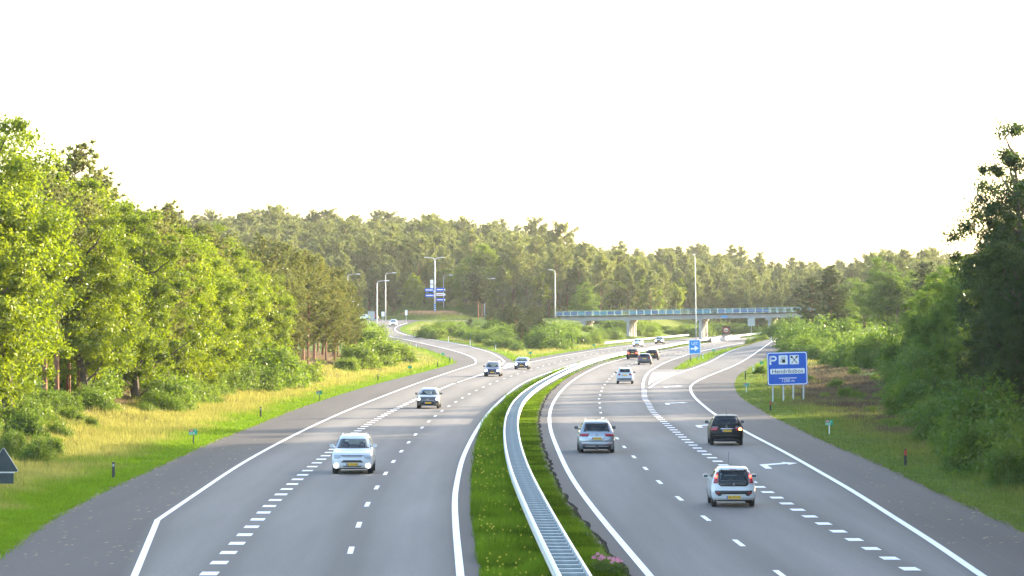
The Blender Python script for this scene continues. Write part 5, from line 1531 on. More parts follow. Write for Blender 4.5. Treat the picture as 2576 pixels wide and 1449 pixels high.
prng = random.Random(11)
def plant(pair, name, label, cat, x, y, h, h0, group=None, wide=1.0, rot=None, sink=0.1, z=None):
    s = h / h0
    t = thing(name, label, cat, (x, y, (gz(x, y) if z is None else z) - sink), prng.uniform(0, 6.28) if rot is None else rot, group)
    t.scale = (s * wide, s * wide, s)
    link('trunk' if cat == 'tree' else 'stem', pair[0], None, t); link('crown' if cat == 'tree' else 'foliage', pair[1], None, t)
    return t

# wood along the left verge
GL = 'broadleaf trees in the wood along the left verge'
LBL = 'sunlit yellow-green broadleaf tree in the dense wood left of the motorway'
LPI = 'olive pine mixed into the broadleaf wood left of the motorway'
d = 178.0
tops = [(170, 18.8), (190, 18.4), (220, 17.2), (250, 16.6), (300, 15.8), (330, 14.6), (345, 14.0)]
row = 0
def top_at(d): return float(np.interp(d, [a for a, _ in tops], [b for _, b in tops]))
while d < 336:
    if 201 < d < 222: d = 223.0
    x = -27.0 - .5 * math.sin(d * .3) - (2.5 if d < 235 else 0) + .01 * (d - 180)
    hh = top_at(d) * prng.uniform(.86, 1.0) - 1.5
    if prng.random() < .62: plant(prng.choice(OAK), 'oak_tree', LBL, 'tree', x + prng.uniform(-.8, .8), d, hh, 15.0, GL, prng.uniform(.9, 1.1))
    else: plant(prng.choice(PIN), 'pine_tree', LPI, 'tree', x - .8, d, hh, 14.5, 'pines in the wood along the left verge', 1.15)
    for k, rowx in enumerate((-33.5, -40.5)):
        if d > 205 + 40 * k:
            hh = top_at(d) * prng.uniform(.9, 1.06)
            if prng.random() < .5: plant(prng.choice(OAK), 'oak_tree', LBL, 'tree', rowx + prng.uniform(-1.2, 1.2), d + prng.uniform(-2, 2), hh, 15.0, GL, 1.05)
            else: plant(prng.choice(PIN), 'pine_tree', LPI, 'tree', rowx + prng.uniform(-1.2, 1.2), d + prng.uniform(-2, 2), hh * 1.02, 14.5, 'pines in the wood along the left verge', 1.1)
    d += prng.uniform(5.2, 6.6)
# tall darker oaks at the very left with two bare pine stems
OAKC = with_mats(broadleaf(131, 12.0, 4.2, 120, 200, .165, .30), M_BARK, M_LEAF_SHADE)
plant(OAKC, 'oak_tree', 'dark shaded oak at the left edge with a crooked low trunk', 'tree', -31.6, 203, 9.5, 12.0, None, .8)
plant(OAK[1], 'oak_tree', 'tallest bright oak touching the left edge of the picture', 'tree', -29.4, 183, 18.6, 15.0, None, .95)
BPN = [with_mats(pine(300, 15.0, .62, 2.4, .5, 28, .29), M_PBARK, M_NEEDLE)]
plant(BPN[0], 'pine_tree', 'bare-stemmed pine with the left one of two red trunks at the wood edge', 'tree', *pos(113, 214), 15.0, 15.0)
plant(BPN[0], 'pine_tree', 'bare-stemmed pine with the right one of two red trunks at the wood edge', 'tree', *pos(143, 219), 14.6, 15.0)
for px_, d_ in ((75, 222), (172, 226), (200, 224), (40, 218)):
    plant(BPN[0], 'pine_tree', 'thin bare-stemmed pine inside the wood edge at far left', 'tree', *pos(px_, d_), 14.0, 15.0, 'thin pines at the far left wood edge')
# undergrowth at the foot of the wood
d = 150.0
while d < 336:
    x = -24.2 + prng.uniform(-1.4, 1.2) - (3.4 if d < 225 else .4)
    plant(prng.choice(BSH), 'shrub', 'bright green shrub at the foot of the left wood', 'shrub', x, d, prng.uniform(1.2, 3.4) * (.6 if d < 232 else 1), 3.0, 'shrubs at the foot of the left wood', prng.uniform(.7, 1.0))
    d += prng.uniform(2.6, 5.0)
for i in range(46):
    d = 205 + i * 3.1; x = -29.5 - prng.uniform(0, 9)
    plant(prng.choice(BSD), 'shrub', 'shaded shrub under the trees of the left wood', 'shrub', x, d, prng.uniform(2.0, 4.5), 3.0, 'undergrowth of the left wood', 1.1)
for px, py, hh in ((30, 1150, 1.5), (85, 1165, 1.3), (130, 1150, 1.2), (20, 1230, .7), (60, 1110, 2.0), (150, 1105, 1.2), (230, 1080, .9)):
    q = ground_pt(px, py, zf); plant(prng.choice(BSH), 'shrub', 'low green shrub in the shaded left foreground', 'shrub', q[0], q[1], hh * 1.25, 3.0, 'low shrubs in the left foreground', .62)

# pine grove
GP = 'pines of the grove left of the slip road'
for i, (px, d, ptop) in enumerate(((615, 345, 650), (640, 342, 680), (670, 356, 660), (700, 360, 670), (725, 362, 690), (775, 380, 690), (820, 398, 720), (850, 415, 735), (880, 420, 770), (628, 352, 640), (660, 372, 592), (655, 350, 640), (690, 368, 605), (708, 385, 615), (735, 372, 635), (762, 392, 628), (745, 408, 655), (790, 398, 640), (812, 416, 660), (838, 425, 668), (842, 402, 700), (870, 432, 705), (800, 440, 680), (600, 385, 600), (640, 410, 615), (690, 430, 640), (570, 400, 590), (895, 446, 760))):
    x, y = pos(px, d); hh = zat(ptop, d) - gz(x, y)
    plant(PIN[i % 4], 'pine_tree', 'olive pine with red stems in the grove left of the slip road', 'tree', x, y, hh, 14.5, GP, 1.2)
for px, py, hh, w in ((660, 975, 5.0, 1), (690, 968, 4.2, .9), (640, 985, 3.4, .9), (745, 962, 3.2, 1.0), (720, 966, 2.6, 1), (870, 935, 2.2, 1.0), (905, 925, 4.0, .9), (945, 915, 4.6, .95), (985, 908, 3.8, 1.0), (1015, 912, 2.4, 1.0), (960, 922, 2.0, 1.1), (925, 890, 5.0, .9)):
    q = ground_pt(px, py, zf); plant(prng.choice(BSH), 'shrub', 'yellow-green bush before the pine grove', 'shrub', q[0], q[1], hh, 3.0, 'bushes before the pine grove', w)
for px, d, ptop in ((930, 640, 800), (915, 620, 790), (940, 600, 822), (900, 600, 790), (880, 560, 770)):
    x, y = pos(px, d); plant(prng.choice(BSH), 'shrub', 'yellow-green bush left of the slip road bend', 'shrub', x, y, max(2, zat(ptop, d) - gz(x, y)), 3.0, 'bushes left of the slip road bend')

# island between slip road and motorway
def at_top(pair, name, label, cat, px, d, ptop, h0, group=None, wide=1.0):
    x, y = pos(px, d); return plant(pair, name, label, cat, x, y, max(1.0, zat(ptop, d) - gz(x, y)), h0, group, wide)
PLN = [with_mats(pine(330 + i, 17.0, .45, 3.6, .42, 30, .5, flat=True), M_PBARK, M_NEEDLE_D) for i in range(2)]
at_top(PLN[0], 'pine_tree', 'lone dark pine with bare twin stems right of the roundabout', 'tree', 1203, 752, 690, 17.0, None, 1.25)
at_top(PLN[1], 'pine_tree', 'slim pine close behind the lone pine right of the roundabout', 'tree', 1212, 762, 705, 17.0, None, 1.1)
gi = 'bushes on the grass island below the roundabout'
for px, d, pt, w in ((1082, 640, 800, 1.0), (1112, 655, 788, 1.0), (1135, 650, 800, 1.0), (1100, 630, 815, 1.1)):
    at_top(prng.choice(BSH), 'shrub', 'round yellow-green bush on the inside of the slip road', 'shrub', px, d, pt, 3.0, gi, w)
for px, d, pt, w in ((1170, 640, 815, 1.2), (1195, 620, 812, 1.1), (1230, 640, 800, 1.1), (1255, 610, 815, 1.1), (1215, 600, 830, 1.2), (1275, 570, 840, 1.1), (1240, 580, 845, 1.2), (1300, 560, 855, 1.0)):
    at_top(prng.choice(BSD), 'shrub', 'green bush on the island right of the slip road', 'shrub', px, d, pt, 3.0, 'darker bushes on the island', w)
for px, d, pt in ((1275, 640, 772), (1300, 620, 770), (1335, 630, 778), (1360, 600, 795), (1312, 580, 805), (1258, 660, 780), (1235, 690, 775), (1182, 700, 800), (1290, 690, 760), (1345, 690, 765)):
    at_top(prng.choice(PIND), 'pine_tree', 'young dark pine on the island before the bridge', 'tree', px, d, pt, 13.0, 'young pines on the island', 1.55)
for i, (px, d, pt, w) in enumerate(((1375, 640, 805, 1.1), (1400, 650, 800, 1.1), (1425, 655, 812, 1.0), (1440, 640, 828, 1.0), (1350, 620, 830, 1.1), (1465, 640, 832, 1.1), (1490, 655, 830, 1.0), (1385, 615, 832, 1.1), (1340, 585, 850, 1.0), (1415, 620, 842, 1.0), (1505, 690, 822, 1.2), (1530, 700, 812, 1.2), (1545, 705, 825, 1.1), (1480, 720, 812, 1.3), (1440, 715, 806, 1.3), (1410, 700, 806, 1.3))):
    at_top(BSD[i % 3] if i % 4 == 0 else prng.choice(BSH), 'shrub', 'yellow-green bush on the slope left of the bridge', 'shrub', px, d, pt, 3.0, 'bushes on the slope left of the bridge', w)
for i in range(34):
    px = prng.uniform(1120, 1400); d = prng.uniform(575, 735)
    if px > 1180 or d > 640:
        q = pos(px, d)
        if not bool(on_pavement(q[0], q[1], 3.0)): plant(prng.choice(BSH + BSD), 'shrub', 'scrub bush between the slip road and the bridge', 'shrub', q[0], q[1], max(1.0, min(4.6, zat(prng.uniform(806, 846), d) - gz(*q))), 3.0, 'scrub between slip road and bridge', 1.2)
# beyond the bridge
at_top(ALD[0], 'broadleaf_tree', 'round dark green tree rising just behind the left half of the bridge', 'tree', 1470, 775, 709, 13.0, None, 1.3)
for i in range(26):
    px = 1600 + i * 11.5 + prng.uniform(-4, 4); d = prng.uniform(800, 850) if px < 1770 else prng.uniform(850, 900)
    at_top(prng.choice(BSH), 'shrub', 'yellow-green bush on the bank beyond the bridge', 'shrub', px, d, prng.uniform(806, 826) if px < 1760 else prng.uniform(800, 815), 3.0, 'bushes on the bank beyond the bridge', 1.2)
for i in range(22):
    px = prng.uniform(1490, 1650); d = prng.uniform(752, 815); q = pos(px, d)
    if not bool(on_pavement(q[0], q[1], 4.0)): plant(prng.choice(BSH), 'shrub', 'yellow-green bush on the slope under the bridge', 'shrub', q[0], q[1], prng.uniform(2.0, 3.8), 3.0, 'bushes on the slope under the bridge', 1.25)
at_top(OAK[2], 'broadleaf_tree', 'large lime green tree right of the roundabout', 'tree', 1215, 868, 590, 15.0, None, 1.1)
at_top(OAK[0], 'broadleaf_tree', 'second lime green tree lower right of the large one', 'tree', 1248, 862, 640, 15.0, None, 1.1)
for i, px in enumerate(range(1010, 1390, 24)):
    at_top(prng.choice(BSH), 'shrub', 'green bush behind the roundabout at the wood edge', 'shrub', px, 862 + prng.uniform(0, 8), prng.uniform(755, 772), 3.0, 'bushes behind the roundabout', 1.1)

# right-hand side
SH = 'shrubs beside the exit road'
at_top(BSD[0], 'shrub', 'dark round bush at the right end of the bridge', 'shrub', 1952, 615, 800, 3.0, None, 1.15)
for px, d, pt, w in ((1905, 640, 832, 1.0), (1925, 600, 840, 1.0), (1885, 660, 842, .8)):
    at_top(prng.choice(BSD), 'shrub', 'low bush on the island before the dark round bush', 'shrub', px, d, pt, 3.0, SH, w)
for px, d, pt, w in ((2010, 520, 796, 1.1), (2040, 500, 800, 1.1), (2070, 480, 792, 1.1), (1998, 490, 835, 1.1), (2030, 470, 835, 1.1), (2100, 500, 795, 1.2), (2065, 455, 850, 1.1), (2120, 460, 830, 1.1)):
    at_top(prng.choice(BSD), 'shrub', 'mid green shrub right of the exit road bend', 'shrub', px, d, pt, 3.0, SH, w)
for nm, px, d, pt, w in (('large rounded green bush behind the blue services sign', 2178, 425, 812, 1.0), ('second rounded bush overlapping the large one behind the services sign', 2222, 438, 822, .9), ('pale bush left of the large rounded bush', 2118, 430, 848, .9)):
    at_top(BSD[1], 'shrub', nm, 'shrub', px, d, pt, 3.0, None, w)
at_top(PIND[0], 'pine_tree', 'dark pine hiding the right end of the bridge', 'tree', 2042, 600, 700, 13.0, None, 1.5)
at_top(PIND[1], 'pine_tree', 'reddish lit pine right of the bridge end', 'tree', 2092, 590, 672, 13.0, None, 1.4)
at_top(ALD[1], 'broadleaf_tree', 'broad pale green tree with several stems above the right bushes', 'tree', 2232, 540, 636, 13.0, None, 1.05)
at_top(PIND[0], 'pine_tree', 'dark pine right of the broad pale green tree', 'tree', 2325, 545, 662, 13.0, None, 1.5)
for px, d, pt in ((2140, 640, 700), (2170, 620, 690), (2290, 600, 680), (2370, 560, 690), (2130, 600, 740), (2270, 560, 720)):
    at_top(prng.choice(ALD), 'broadleaf_tree', 'green tree in the belt behind the right bushes', 'tree', px, d, pt, 13.0, 'trees behind the right bushes', 1.1)
GRM = 'green alders in the wood on the right'
for px, d, pt, w in ((2365, 330, 668, 1.0), (2410, 315, 655, 1.0), (2330, 345, 700, .95), (2380, 300, 720, 1.0), (2445, 300, 640, 1.0), (2300, 330, 790, .8), (2420, 280, 700, 1.0), (2465, 270, 700, 1.0), (2340, 300, 790, .9), (2490, 285, 660, 1.0), (2400, 262, 800, .9), (2450, 250, 780, .9)):
    at_top(prng.choice(ALD), 'alder_tree', 'mid green leafy tree on the right between bushes and the tall dark trees', 'tree', px, d, pt, 13.0, GRM, w)
at_top(OAKD[1], 'oak_tree', 'tallest dark tree at the right edge of the picture', 'tree', 2560, 236, 286, 16.0, None, .85)
at_top(OAKD[2], 'oak_tree', 'dark tree stepping down left of the tallest one at the right edge', 'tree', 2508, 256, 500, 16.0, None, .85)
at_top(OAKD[0], 'oak_tree', 'dark tree above the alders at the right edge', 'tree', 2470, 268, 610, 16.0, None, .8)
GD = 'dark trees of the wood at the right edge'
for px, d, pt, w in ((2590, 262, 420, .9), (2540, 225, 560, .9), (2560, 205, 640, .9), (2500, 232, 700, .9), (2530, 205, 800, .8), (2470, 225, 830, .8), (2560, 190, 760, .9), (2430, 240, 860, .8), (2510, 190, 900, .8)):
    at_top(prng.choice(OAKD), 'oak_tree', 'dark shaded tree in the wood at the right edge', 'tree', px, d, pt, 16.0, GD, w)
for i in range(56):                                                  # the wood goes on outside the frame and shades the road
    d = 76 + (i // 2) * 6.0; x = 28.5 + 8.5 * (i % 2) + prng.uniform(-1.2, 1.2)
    if x < .156 * d + 7: x = .156 * d + 7 + 8 * (i % 2)
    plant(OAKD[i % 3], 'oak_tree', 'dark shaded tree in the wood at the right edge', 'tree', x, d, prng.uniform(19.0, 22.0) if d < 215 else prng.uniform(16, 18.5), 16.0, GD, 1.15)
for i in range(64):                                                  # further along, also outside the frame: shades the bushes and the exit road
    d = 262 + (i // 2) * 11.0 + prng.uniform(-2, 2); x = .157 * d + 7 + 10 * (i % 2) + prng.uniform(-1, 2)
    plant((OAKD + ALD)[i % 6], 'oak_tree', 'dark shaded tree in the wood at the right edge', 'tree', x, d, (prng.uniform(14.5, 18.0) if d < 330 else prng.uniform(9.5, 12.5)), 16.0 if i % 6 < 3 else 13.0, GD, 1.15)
for px, py, hh, w in ((2480, 1195, 2.6, .9), (2440, 1150, 2.4, 1.0), (2540, 1200, 2.8, 1.0), (2400, 1130, 2.2, 1.0), (2360, 1110, 2.2, 1.0), (2570, 1230, 2.0, 1.0), (2330, 1080, 2.8, 1.0), (2300, 1050, 2.4, 1.0), (2500, 1160, 3.8, 1.0), (2420, 1110, 3.6, 1.0), (2350, 1050, 3.6, 1.0), (2290, 1010, 2.8, .9), (2265, 1030, 1.8, 1.0), (2560, 1180, 4.0, 1.0), (2300, 985, 3.4, 1.0), (2340, 1000, 4.5, .9)):
    q = ground_pt(px, py, zf); plant(prng.choice(BSD), 'shrub', 'dark green shrub at the foot of the right wood', 'shrub', q[0], q[1], hh, 3.0, 'shrubs at the foot of the right wood', w)
for px, py, hh, w in ((2150, 925, 4.6, .8), (2195, 928, 5.2, .75), (2100, 918, 3.4, .9), (2225, 925, 4.2, .9), (2060, 905, 3.0, .9), (2280, 945, 3.4, 1.0), (2310, 955, 4.0, 1.0), (2245, 940, 2.4, 1.0), (2330, 940, 5.0, 1.0), (2275, 965, 2.0, 1.1), (2260, 920, 3.2, 1.0)):
    q = ground_pt(px, py, zf); plant(prng.choice(BSD), 'shrub', 'green shrub filling the gap between the rounded bushes and the right wood', 'shrub', q[0], q[1], hh, 3.0, 'shrubs between bushes and right wood', w)
for px, py, hh, w in ((2130, 1003, 1.5, .6), (2160, 1010, 1.2, .7), (2102, 975, 1.3, .8), (2150, 945, 1.2, .8), (2205, 960, 1.0, .9), (2075, 1000, .7, 1.0), (2190, 1040, .8, 1.0), (2240, 1075, .9, 1.1), (2060, 1030, .5, 1.2), (2215, 1005, .9, 1.0), (1912, 940, 1.4, .8), (2040, 960, .9, 1.0), (2250, 985, 1.4, .9)):
    q = ground_pt(px, py, zf); plant(prng.choice(BSH), 'shrub', 'small bright green shrub on the heath right of the services sign', 'shrub', q[0], q[1], hh, 3.0, 'small shrubs on the right heath', w)

# ------------------------------------------------------------------ wooded hill
hrng = np.random.default_rng(5)
def one_mesh(pair, name):
    a, b = pair
    bm = bmesh.new(); bm.from_mesh(a); n0 = len(bm.faces); bm.from_mesh(b)
    bm.faces.ensure_lookup_table()
    for f in bm.faces[n0:] if False else list(bm.faces)[n0:]: f.material_index = 1
    me = bpy.data.meshes.new(name); bm.to_mesh(me); bm.free()
    me.materials.append(a.materials[0]); me.materials.append(b.materials[0]); return me
M_NEEDLE_H = leaf_mat('hill_pine_needle', (.056, .082, .024), (.122, .152, .042), (.215, .245, .072), .42, .03)
HP = [one_mesh(with_mats(pine(400 + i, 16.0, .12 + .08 * i, 3.4, .75, 18, .62), M_PBARK, M_NEEDLE_H), 'hill_pine') for i in range(3)]
HF = [one_mesh(with_mats(pine(420 + i, 17.0, .4, 4.1, .7, 18, .62, flat=True), M_PBARK, M_NEEDLE_H), 'hill_pine') for i in range(2)]
HO = [one_mesh(with_mats(broadleaf(440 + i, 14.0, 4.4, 130, 60, .42, .1), M_BARK, M_LEAF_SUN), 'hill_oak') for i in range(2)]
def hill_ok(x, y):
    r = math.hypot(x - RAB[0], y - RAB[1])
    return r > 31 and not (abs(x - (float(CR(y)))) < 26 and y < 905) and not (x > -12 and x < 16 and y < 850)
pts = []
yy = 846.0
while yy < 1900:
    half = .158 * yy + 12
    st = 6.0 + (yy - 846) * .010
    xx = -half
    while xx < half:
        x, y = xx + hrng.uniform(-.4, .4) * st, yy + hrng.uniform(-.4, .4) * st
        if hill_ok(x, y): pts.append((x, y))
        xx += st
    yy += st * 1.15
pts.sort(key=lambda p: p[1])
def hill_kind(x, y):
    u = hrng.random()
    if u < .10: return 2
    if x < -20 and y > 880: return 1 if u < .75 else 0
    return 1 if u < .2 else 0
near, rest = pts[:270], pts[270:]
for x, y in near:
    k = hill_kind(x, y)
    me_ = (HP, HF, HO)[k][hrng.integers(0, 3 if k == 0 else 2)]
    o = link('pine_tree' if k < 2 else 'broadleaf_tree', me_, None, None, (x, y, gz(x, y) - .2), hrng.uniform(0, 6.28))
    s = hrng.uniform(.68, 1.02) * (1.1 if k == 1 else 1.0); o.scale = (s, s, s * hrng.uniform(.92, 1.1))
    if k < 2: tag(o, 'olive pine in the front rows of the wooded hill behind the bridge', 'tree', 'pines in the front rows of the wooded hill')
    else: tag(o, 'lime green broadleaf tree among the pines of the wooded hill', 'tree', 'broadleaf trees among the hill pines')
# the wood behind reads as one mass: instanced on points
def scatter_stuff(name, P, meshes_w, label, cat):
    vs = []; 
    V = np.array([(x, y, gz(x, y) - .2) for x, y in P], np.float32)
    me = bpy.data.meshes.new(name); me.vertices.add(len(V)); me.vertices.foreach_set('co', V.ravel()); me.update()
    for an, arr in (('rot', hrng.uniform(0, 6.28, len(V))), ('size', np.where(hrng.uniform(0, 1, len(V)) < .07, hrng.uniform(1.0, 1.2, len(V)), hrng.uniform(.58, .95, len(V))))):
        a = me.attributes.new(an, 'FLOAT', 'POINT'); a.data.foreach_set('value', arr.astype(np.float32))
    kinds = np.array([hill_kind(x, y) for x, y in P]); var = np.array([hrng.integers(0, 3) for _ in P])
    code = np.where(kinds == 0, var % 3, np.where(kinds == 1, 3 + var % 2, 5 + var % 2))
    a = me.attributes.new('code', 'INT', 'POINT'); a.data.foreach_set('value', code.astype(np.int32))
    o = link(name, me)
    ng = bpy.data.node_groups.new(name, 'GeometryNodeTree')
    ng.interface.new_socket('Geometry', in_out='INPUT', socket_type='NodeSocketGeometry'); ng.interface.new_socket('Geometry', in_out='OUTPUT', socket_type='NodeSocketGeometry')
    N, Lk = ng.nodes, ng.links
    gi_, go = N.new('NodeGroupInput'), N.new('NodeGroupOutput'); jn = N.new('GeometryNodeJoinGeometry')
    def attr(nm, ty):
        q = N.new('GeometryNodeInputNamedAttribute'); q.data_type = ty; q.inputs['Name'].default_value = nm; return q
    ra, sa, ca = attr('rot', 'FLOAT'), attr('size', 'FLOAT'), attr('code', 'INT')
    cx_ = N.new('ShaderNodeCombineXYZ'); Lk.new(ra.outputs['Attribute'], cx_.inputs['Z'])
    for k, src in enumerate(meshes_w):
        cmpn = N.new('FunctionNodeCompare'); cmpn.data_type = 'INT'; cmpn.operation = 'EQUAL'
        ins = [i for i in cmpn.inputs if i.type == 'INT']; ins[1].default_value = k; Lk.new(ca.outputs['Attribute'], ins[0])
        oi_ = N.new('GeometryNodeObjectInfo'); oi_.inputs['Object'].default_value = src; oi_.transform_space = 'ORIGINAL'; oi_.inputs['As Instance'].default_value = True
        ip = N.new('GeometryNodeInstanceOnPoints')
        Lk.new(gi_.outputs[0], ip.inputs['Points']); Lk.new(cmpn.outputs['Result'], ip.inputs['Selection']); Lk.new(oi_.outputs['Geometry'], ip.inputs['Instance'])
        Lk.new(cx_.outputs[0], ip.inputs['Rotation']); Lk.new(sa.outputs['Attribute'], ip.inputs['Scale'])
        Lk.new(ip.outputs[0], jn.inputs[0])
    Lk.new(jn.outputs[0], go.inputs[0])
    md = o.modifiers.new('scatter', 'NODES'); md.node_group = ng
    return tag(o, label, cat, kind='stuff')
srcs = []
for me_ in HP + HF + HO:
    srcs.append(next(o for o in COL.objects if o.data == me_) if any(o.data == me_ for o in COL.objects) else None)
scatter_stuff('forest', rest, srcs, 'dense pine wood covering the far hill', 'forest')

# ------------------------------------------------------------------ grass and flowers
def blades(name, x, y, hgt, wid, tint, label, per=4, spreadr=.10, lean=.45, tipt=1.25):
    n = len(x); g = rng
    X_ = np.repeat(x, per) + g.normal(size=n * per) * spreadr; Y_ = np.repeat(y, per) + g.normal(size=n * per) * spreadr
    Z_ = zf(X_, Y_) - .02
    bump_ = ((nz2(X_, Y_, 2.3, 8) - .5) * .22 + (nz2(X_, Y_, 7.0, 9) - .5) * .35) * sm(1.0, 6, np.repeat(edge_dist(x, y), per)) * sm(900, 500, Y_)
    Z_ = Z_ + bump_
    h = np.repeat(hgt, per) * g.uniform(.6, 1.25, n * per); w = np.repeat(wid, per)
    a = g.uniform(0, 2 * math.pi, n * per); l = g.uniform(0, lean, n * per) * h; b = g.uniform(0, 2 * math.pi, n * per)
    dx, dy = np.cos(a) * w / 2, np.sin(a) * w / 2
    V = np.stack([np.stack([X_ - dx, Y_ - dy, Z_], -1), np.stack([X_ + dx, Y_ + dy, Z_], -1), np.stack([X_ + np.cos(b) * l, Y_ + np.sin(b) * l, Z_ + h], -1)], 1).reshape(-1, 3)
    me = fmesh(name, V, np.arange(len(V)).reshape(-1, 3))
    T = np.repeat(tint, per, 0) * g.uniform(.75, 1.3, (n * per, 1)); T3 = np.repeat(T, 3, 0); T3[2::3] *= tipt
    set_tint(me, T3)
    return tag(link(name, me, M_GRASS), label, 'grass', kind='stuff')
def area_points(n, y0, y1, xf0, xf1, power=1.7):
    u = rng.uniform(0, 1, n); y = (y0 ** (1 - power) + u * (y1 ** (1 - power) - y0 ** (1 - power))) ** (1 / (1 - power))
    t = rng.uniform(0, 1, n); x = xf0(y) + t * (xf1(y) - xf0(y)); return x, y
def mixc(a, b, t): return a[None] * (1 - t[:, None]) + b[None] * t[:, None]
# left verge
x, y = area_points(52000, 92, 440, lambda y: np.maximum(PLl(y) - 11, -.157 * y - 2), lambda y: PLl(y) - .05)
k = x < PLl(y) - .05; x, y = x[k], y[k]
dd_ = PLl(y) - x; nn = nz2(x, y, 3.1, 1) * .6 + nz2(x, y, 1.1, 2) * .4; n9 = nz2(x, y, 9.0, 3)
st = sm(1.4, 4.0, dd_ + (nn - .5) * 2.5) * sm(.1, .45, n9 + .15)
blades('verge_grass', x, y, .10 + .30 * sm(1.0, 4, dd_) * rng.uniform(.5, 1.2, len(x)), .018 + .00012 * y, mixc(C_FRESH * 1.25, C_STRAW * 1.2, st), 'grass of the left verge turning from green to straw', 4, .12)
# right verge
x, y = area_points(36000, 100, 420, lambda y: RPr(y) + .05, lambda y: RPr(y) + 13)
dd_ = x - RPr(y); nn = nz2(x, y, 3.1, 1) * .6 + nz2(x, y, 1.1, 2) * .4
st = sm(1.4, 4.5, dd_ + (nn - .5) * 3)
c = mixc(C_FRESHR * 1.15, C_GREEN2 * .45 + C_STRAW * .55, st); hz_ = sm(4, 9, dd_ + (nz2(x, y, 5, 5) - .5) * 10)
c = c * (1 - .8 * hz_[:, None]) + C_HEATH * 1.2 * .8 * hz_[:, None]
blades('verge_grass', x, y, .10 + .26 * sm(1.0, 4, dd_) * rng.uniform(.5, 1.2, len(x)), .018 + .00012 * y, c, 'grass of the right verge running into brown heath', 4, .12)
# heather on the right heath
x, y = area_points(30000, 190, 420, lambda y: RPr(y) + 4.5, lambda y: RPr(y) + 22, 1.5)
hn = nz2(x, y, 3.2, 41) * .65 + nz2(x, y, 1.1, 42) * .35; k = hn > .52; x, y, hn = x[k], y[k], hn[k]
blades('heather', x, y, .18 + 1.1 * (hn - .5), .03 + .0001 * y, mixc(np.array((.075, .058, .045)), np.array((.12, .085, .06)), rng.uniform(0, 1, len(x))), 'brown heather clumps on the right heath', 5, .16, .9, 1.1)
# median
x, y = area_points(42000, 84, 430, lambda y: PLr(y) + .02, lambda y: RPl(y) - .06, 2.0)
lft = x < CR(y) - .42; rgt = x > CR(y) + .42
nn = nz2(x, y, 1.6, 1) * .5 + nz2(x, y, .7, 2) * .5
wd = nz2(x, y, 1.3, 31) ** 2
hh = np.where(lft, .12 + .62 * wd, .09 + .10 * nn); hh = np.where(lft | rgt, hh, .12)
c = mixc(C_FRESH * .62, C_FRESH * 1.35, np.clip(nn * .6 + wd * .7, 0, 1)) * (1 - .35 * (nz2(x, y, 2.2, 33) > .62)[:, None])
blades('median_grass', x, y, hh, .018 + .00012 * y, c, 'grass and weeds on the median under the guard rail', 4, .07)
# far verges, island, mound
x, y = area_points(16000, 405, 640, lambda y: np.full_like(y, -20.), lambda y: np.full_like(y, 60.), 1.2)
ed = edge_dist(x, y); k = (~on_pavement(x, y, .2)) & (ed < 12); x, y, ed = x[k], y[k], ed[k]
nn = nz2(x, y, 4, 1); blades('verge_grass', x, y, .25 + .2 * nn, np.full(len(x), .09), mixc(C_FRESH * 1.2, C_STRAW * 1.1, sm(1.0, 4, ed) * sm(.2, .6, nn + .2)), 'straw and green grass around the slip roads', 3, .3)
a = rng.uniform(0, 6.28, 5000); r_ = 12.3 * np.sqrt(rng.uniform(0, 1, 5000)); x, y = RAB[0] + r_ * np.cos(a), RAB[1] + r_ * np.sin(a)
blades('mound_grass', x, y, np.full(5000, .6), np.full(5000, .12), mixc(np.array((.30, .20, .12)), np.array((.12, .16, .04)), sm(5.5, 9, r_)), 'reddish tall grass on the roundabout mound', 3, .3)
# yellow flowers on the median
x, y = area_points(330, 84, 330, lambda y: PLr(y) + .1, lambda y: CR(y) - .35, 2.0)
nn = nz2(x, y, 2.4, 21) * .5 + rng.uniform(0, .5, len(x)); k = nn > .42; x, y = x[k], y[k]
sz = .016 + .00008 * y; zc = zf(x, y) + rng.uniform(.22, .42, len(x))
V = np.stack([np.stack([x + sz * math.cos(a_), y + sz * math.sin(a_), zc + .01 * (i % 2)], -1) for i, a_ in enumerate((0, 1.57, 3.14, 4.71))], 1).reshape(-1, 3)
V2 = np.stack([np.stack([x - sz, y, zc - sz], -1), np.stack([x + sz, y, zc - sz], -1), np.stack([x + sz, y, zc + sz], -1), np.stack([x - sz, y, zc + sz], -1)], 1).reshape(-1, 3)
V = np.concatenate([V, V2])
tag(link('flowers', fmesh('flowers', V, np.arange(len(V)).reshape(-1, 4)), mat('yellow_petal', (.50, .44, .03), .6)), 'small yellow flowers on the left half of the median', 'flowers', kind='stuff')
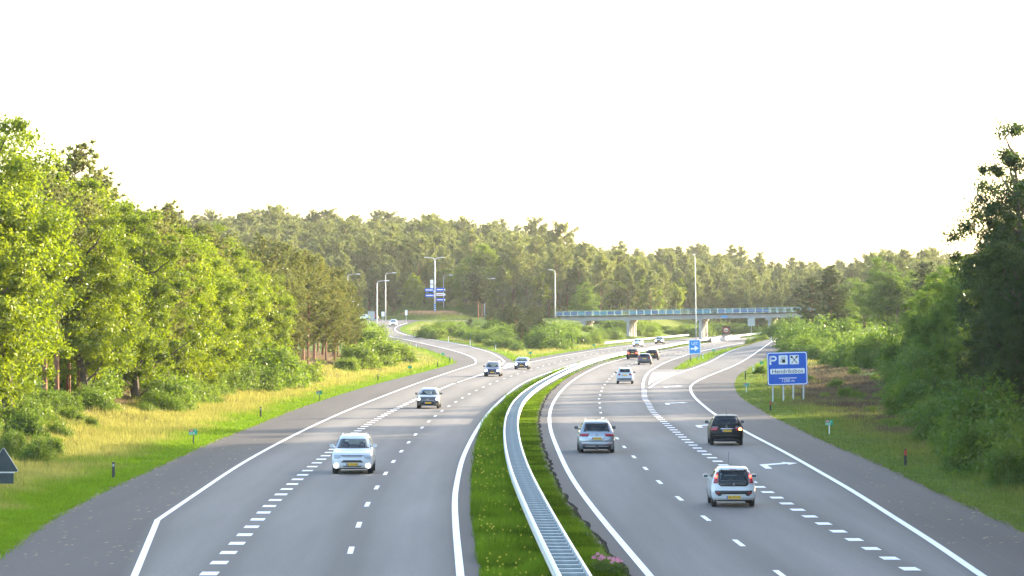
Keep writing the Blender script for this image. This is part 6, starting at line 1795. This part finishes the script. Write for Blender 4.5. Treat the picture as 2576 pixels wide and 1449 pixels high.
# dog rose clumps in the right foreground of the median
ROSE = bush(260, 1.0, 1.0, 40, 60, .11); ROSE[0].materials.append(M_BARK); ROSE[1].materials.append(M_LEAF_MID)
def petal_mesh(seed):
    g = np.random.default_rng(seed); m = MB()
    for k in range(5):
        a = 2 * math.pi * k / 5; m.add([(0, 0, 0), (.045 * math.cos(a - .5), .045 * math.sin(a - .5), .02), (.06 * math.cos(a), .06 * math.sin(a), .035), (.045 * math.cos(a + .5), .045 * math.sin(a + .5), .02)], [(0, 1, 2, 3)])
    me = m.mesh('blossom'); me.materials.append(mat('pink_petal', (.62, .22, .30), .6)); return me
BL_ = petal_mesh(1)
for i, (px, py, hh, nb, lb) in enumerate(((1512, 1436, .42, 10, 'pink-flowered rose bush right of the guard rail at the bottom edge'), (1548, 1444, .40, 8, 'pink-flowered rose bush nearest the right carriageway at the bottom edge'), (1385, 1452, .35, 5, 'pink-flowered rose bush left of the guard rail at the bottom edge'))):
    q = ground_pt(px, py); t = thing('rose_bush', lb, 'shrub', (q[0], q[1], gz(*q)), 0, 'rose bushes on the median')
    f = link('foliage', ROSE[1], None, t); f.scale = (.36, .6, hh); st_ = link('stem', ROSE[0], None, t); st_.scale = (.36, .6, hh)
    for k in range(nb):
        a = prng.uniform(0, 6.28); rr_ = prng.uniform(.05, .3)
        o = link('blossom', BL_, None, t, (rr_ * math.cos(a), -abs(rr_ * math.sin(a)) * 1.2 - .05, hh * prng.uniform(.75, 1.1))); o.rotation_euler = (prng.uniform(.6, 1.3), 0, prng.uniform(-.5, .5)); o.scale = (1.1, 1.1, 1.1)

# dry leaves and grit blown onto the shoulders
xa, ya = area_points(170, 92, 190, lambda y: PLl(y) + .1, lambda y: LLlk(y) - .2, 1.6); xb, yb = area_points(110, 100, 190, lambda y: RRr(y) + .3, lambda y: RPr(y) - .1, 1.6)
x = np.concatenate([xa, xb]); y = np.concatenate([ya, yb]); sz = rng.uniform(.02, .06, len(x)); z = z1(x, y) + .02
V = np.stack([np.stack([x - sz * 1.6, y, z], -1), np.stack([x, y - sz, z + .01], -1), np.stack([x + sz * 1.6, y + .3 * sz, z + .015], -1), np.stack([x + .2 * sz, y + sz, z + .03], -1)], 1).reshape(-1, 3)
tag(link('dry_leaves', fmesh('dry_leaves', V, np.arange(len(V)).reshape(-1, 4)), mat('dry_leaf', (.22, .17, .11), .9, var=.5, scale=.5)), 'dry leaves and grit scattered on the road shoulders', 'leaves', kind='stuff')

# ------------------------------------------------------------------ haze
hz = MB().box((0, 1700, 32), (4100, 4300, 80)).build('haze', None)
hm = bpy.data.materials.new('haze'); nt, out = nodes_of(hm)
pv_ = nt.nodes.new('ShaderNodeVolumePrincipled'); pv_.inputs['Color'].default_value = (.93, .96, 1.0, 1); pv_.inputs['Density'].default_value = .00005; pv_.inputs['Anisotropy'].default_value = .35
nt.links.new(pv_.outputs[0], out.inputs['Volume'])
hz.data.materials.append(hm)
tag(hz, 'warm evening haze over the motorway', kind='stuff')
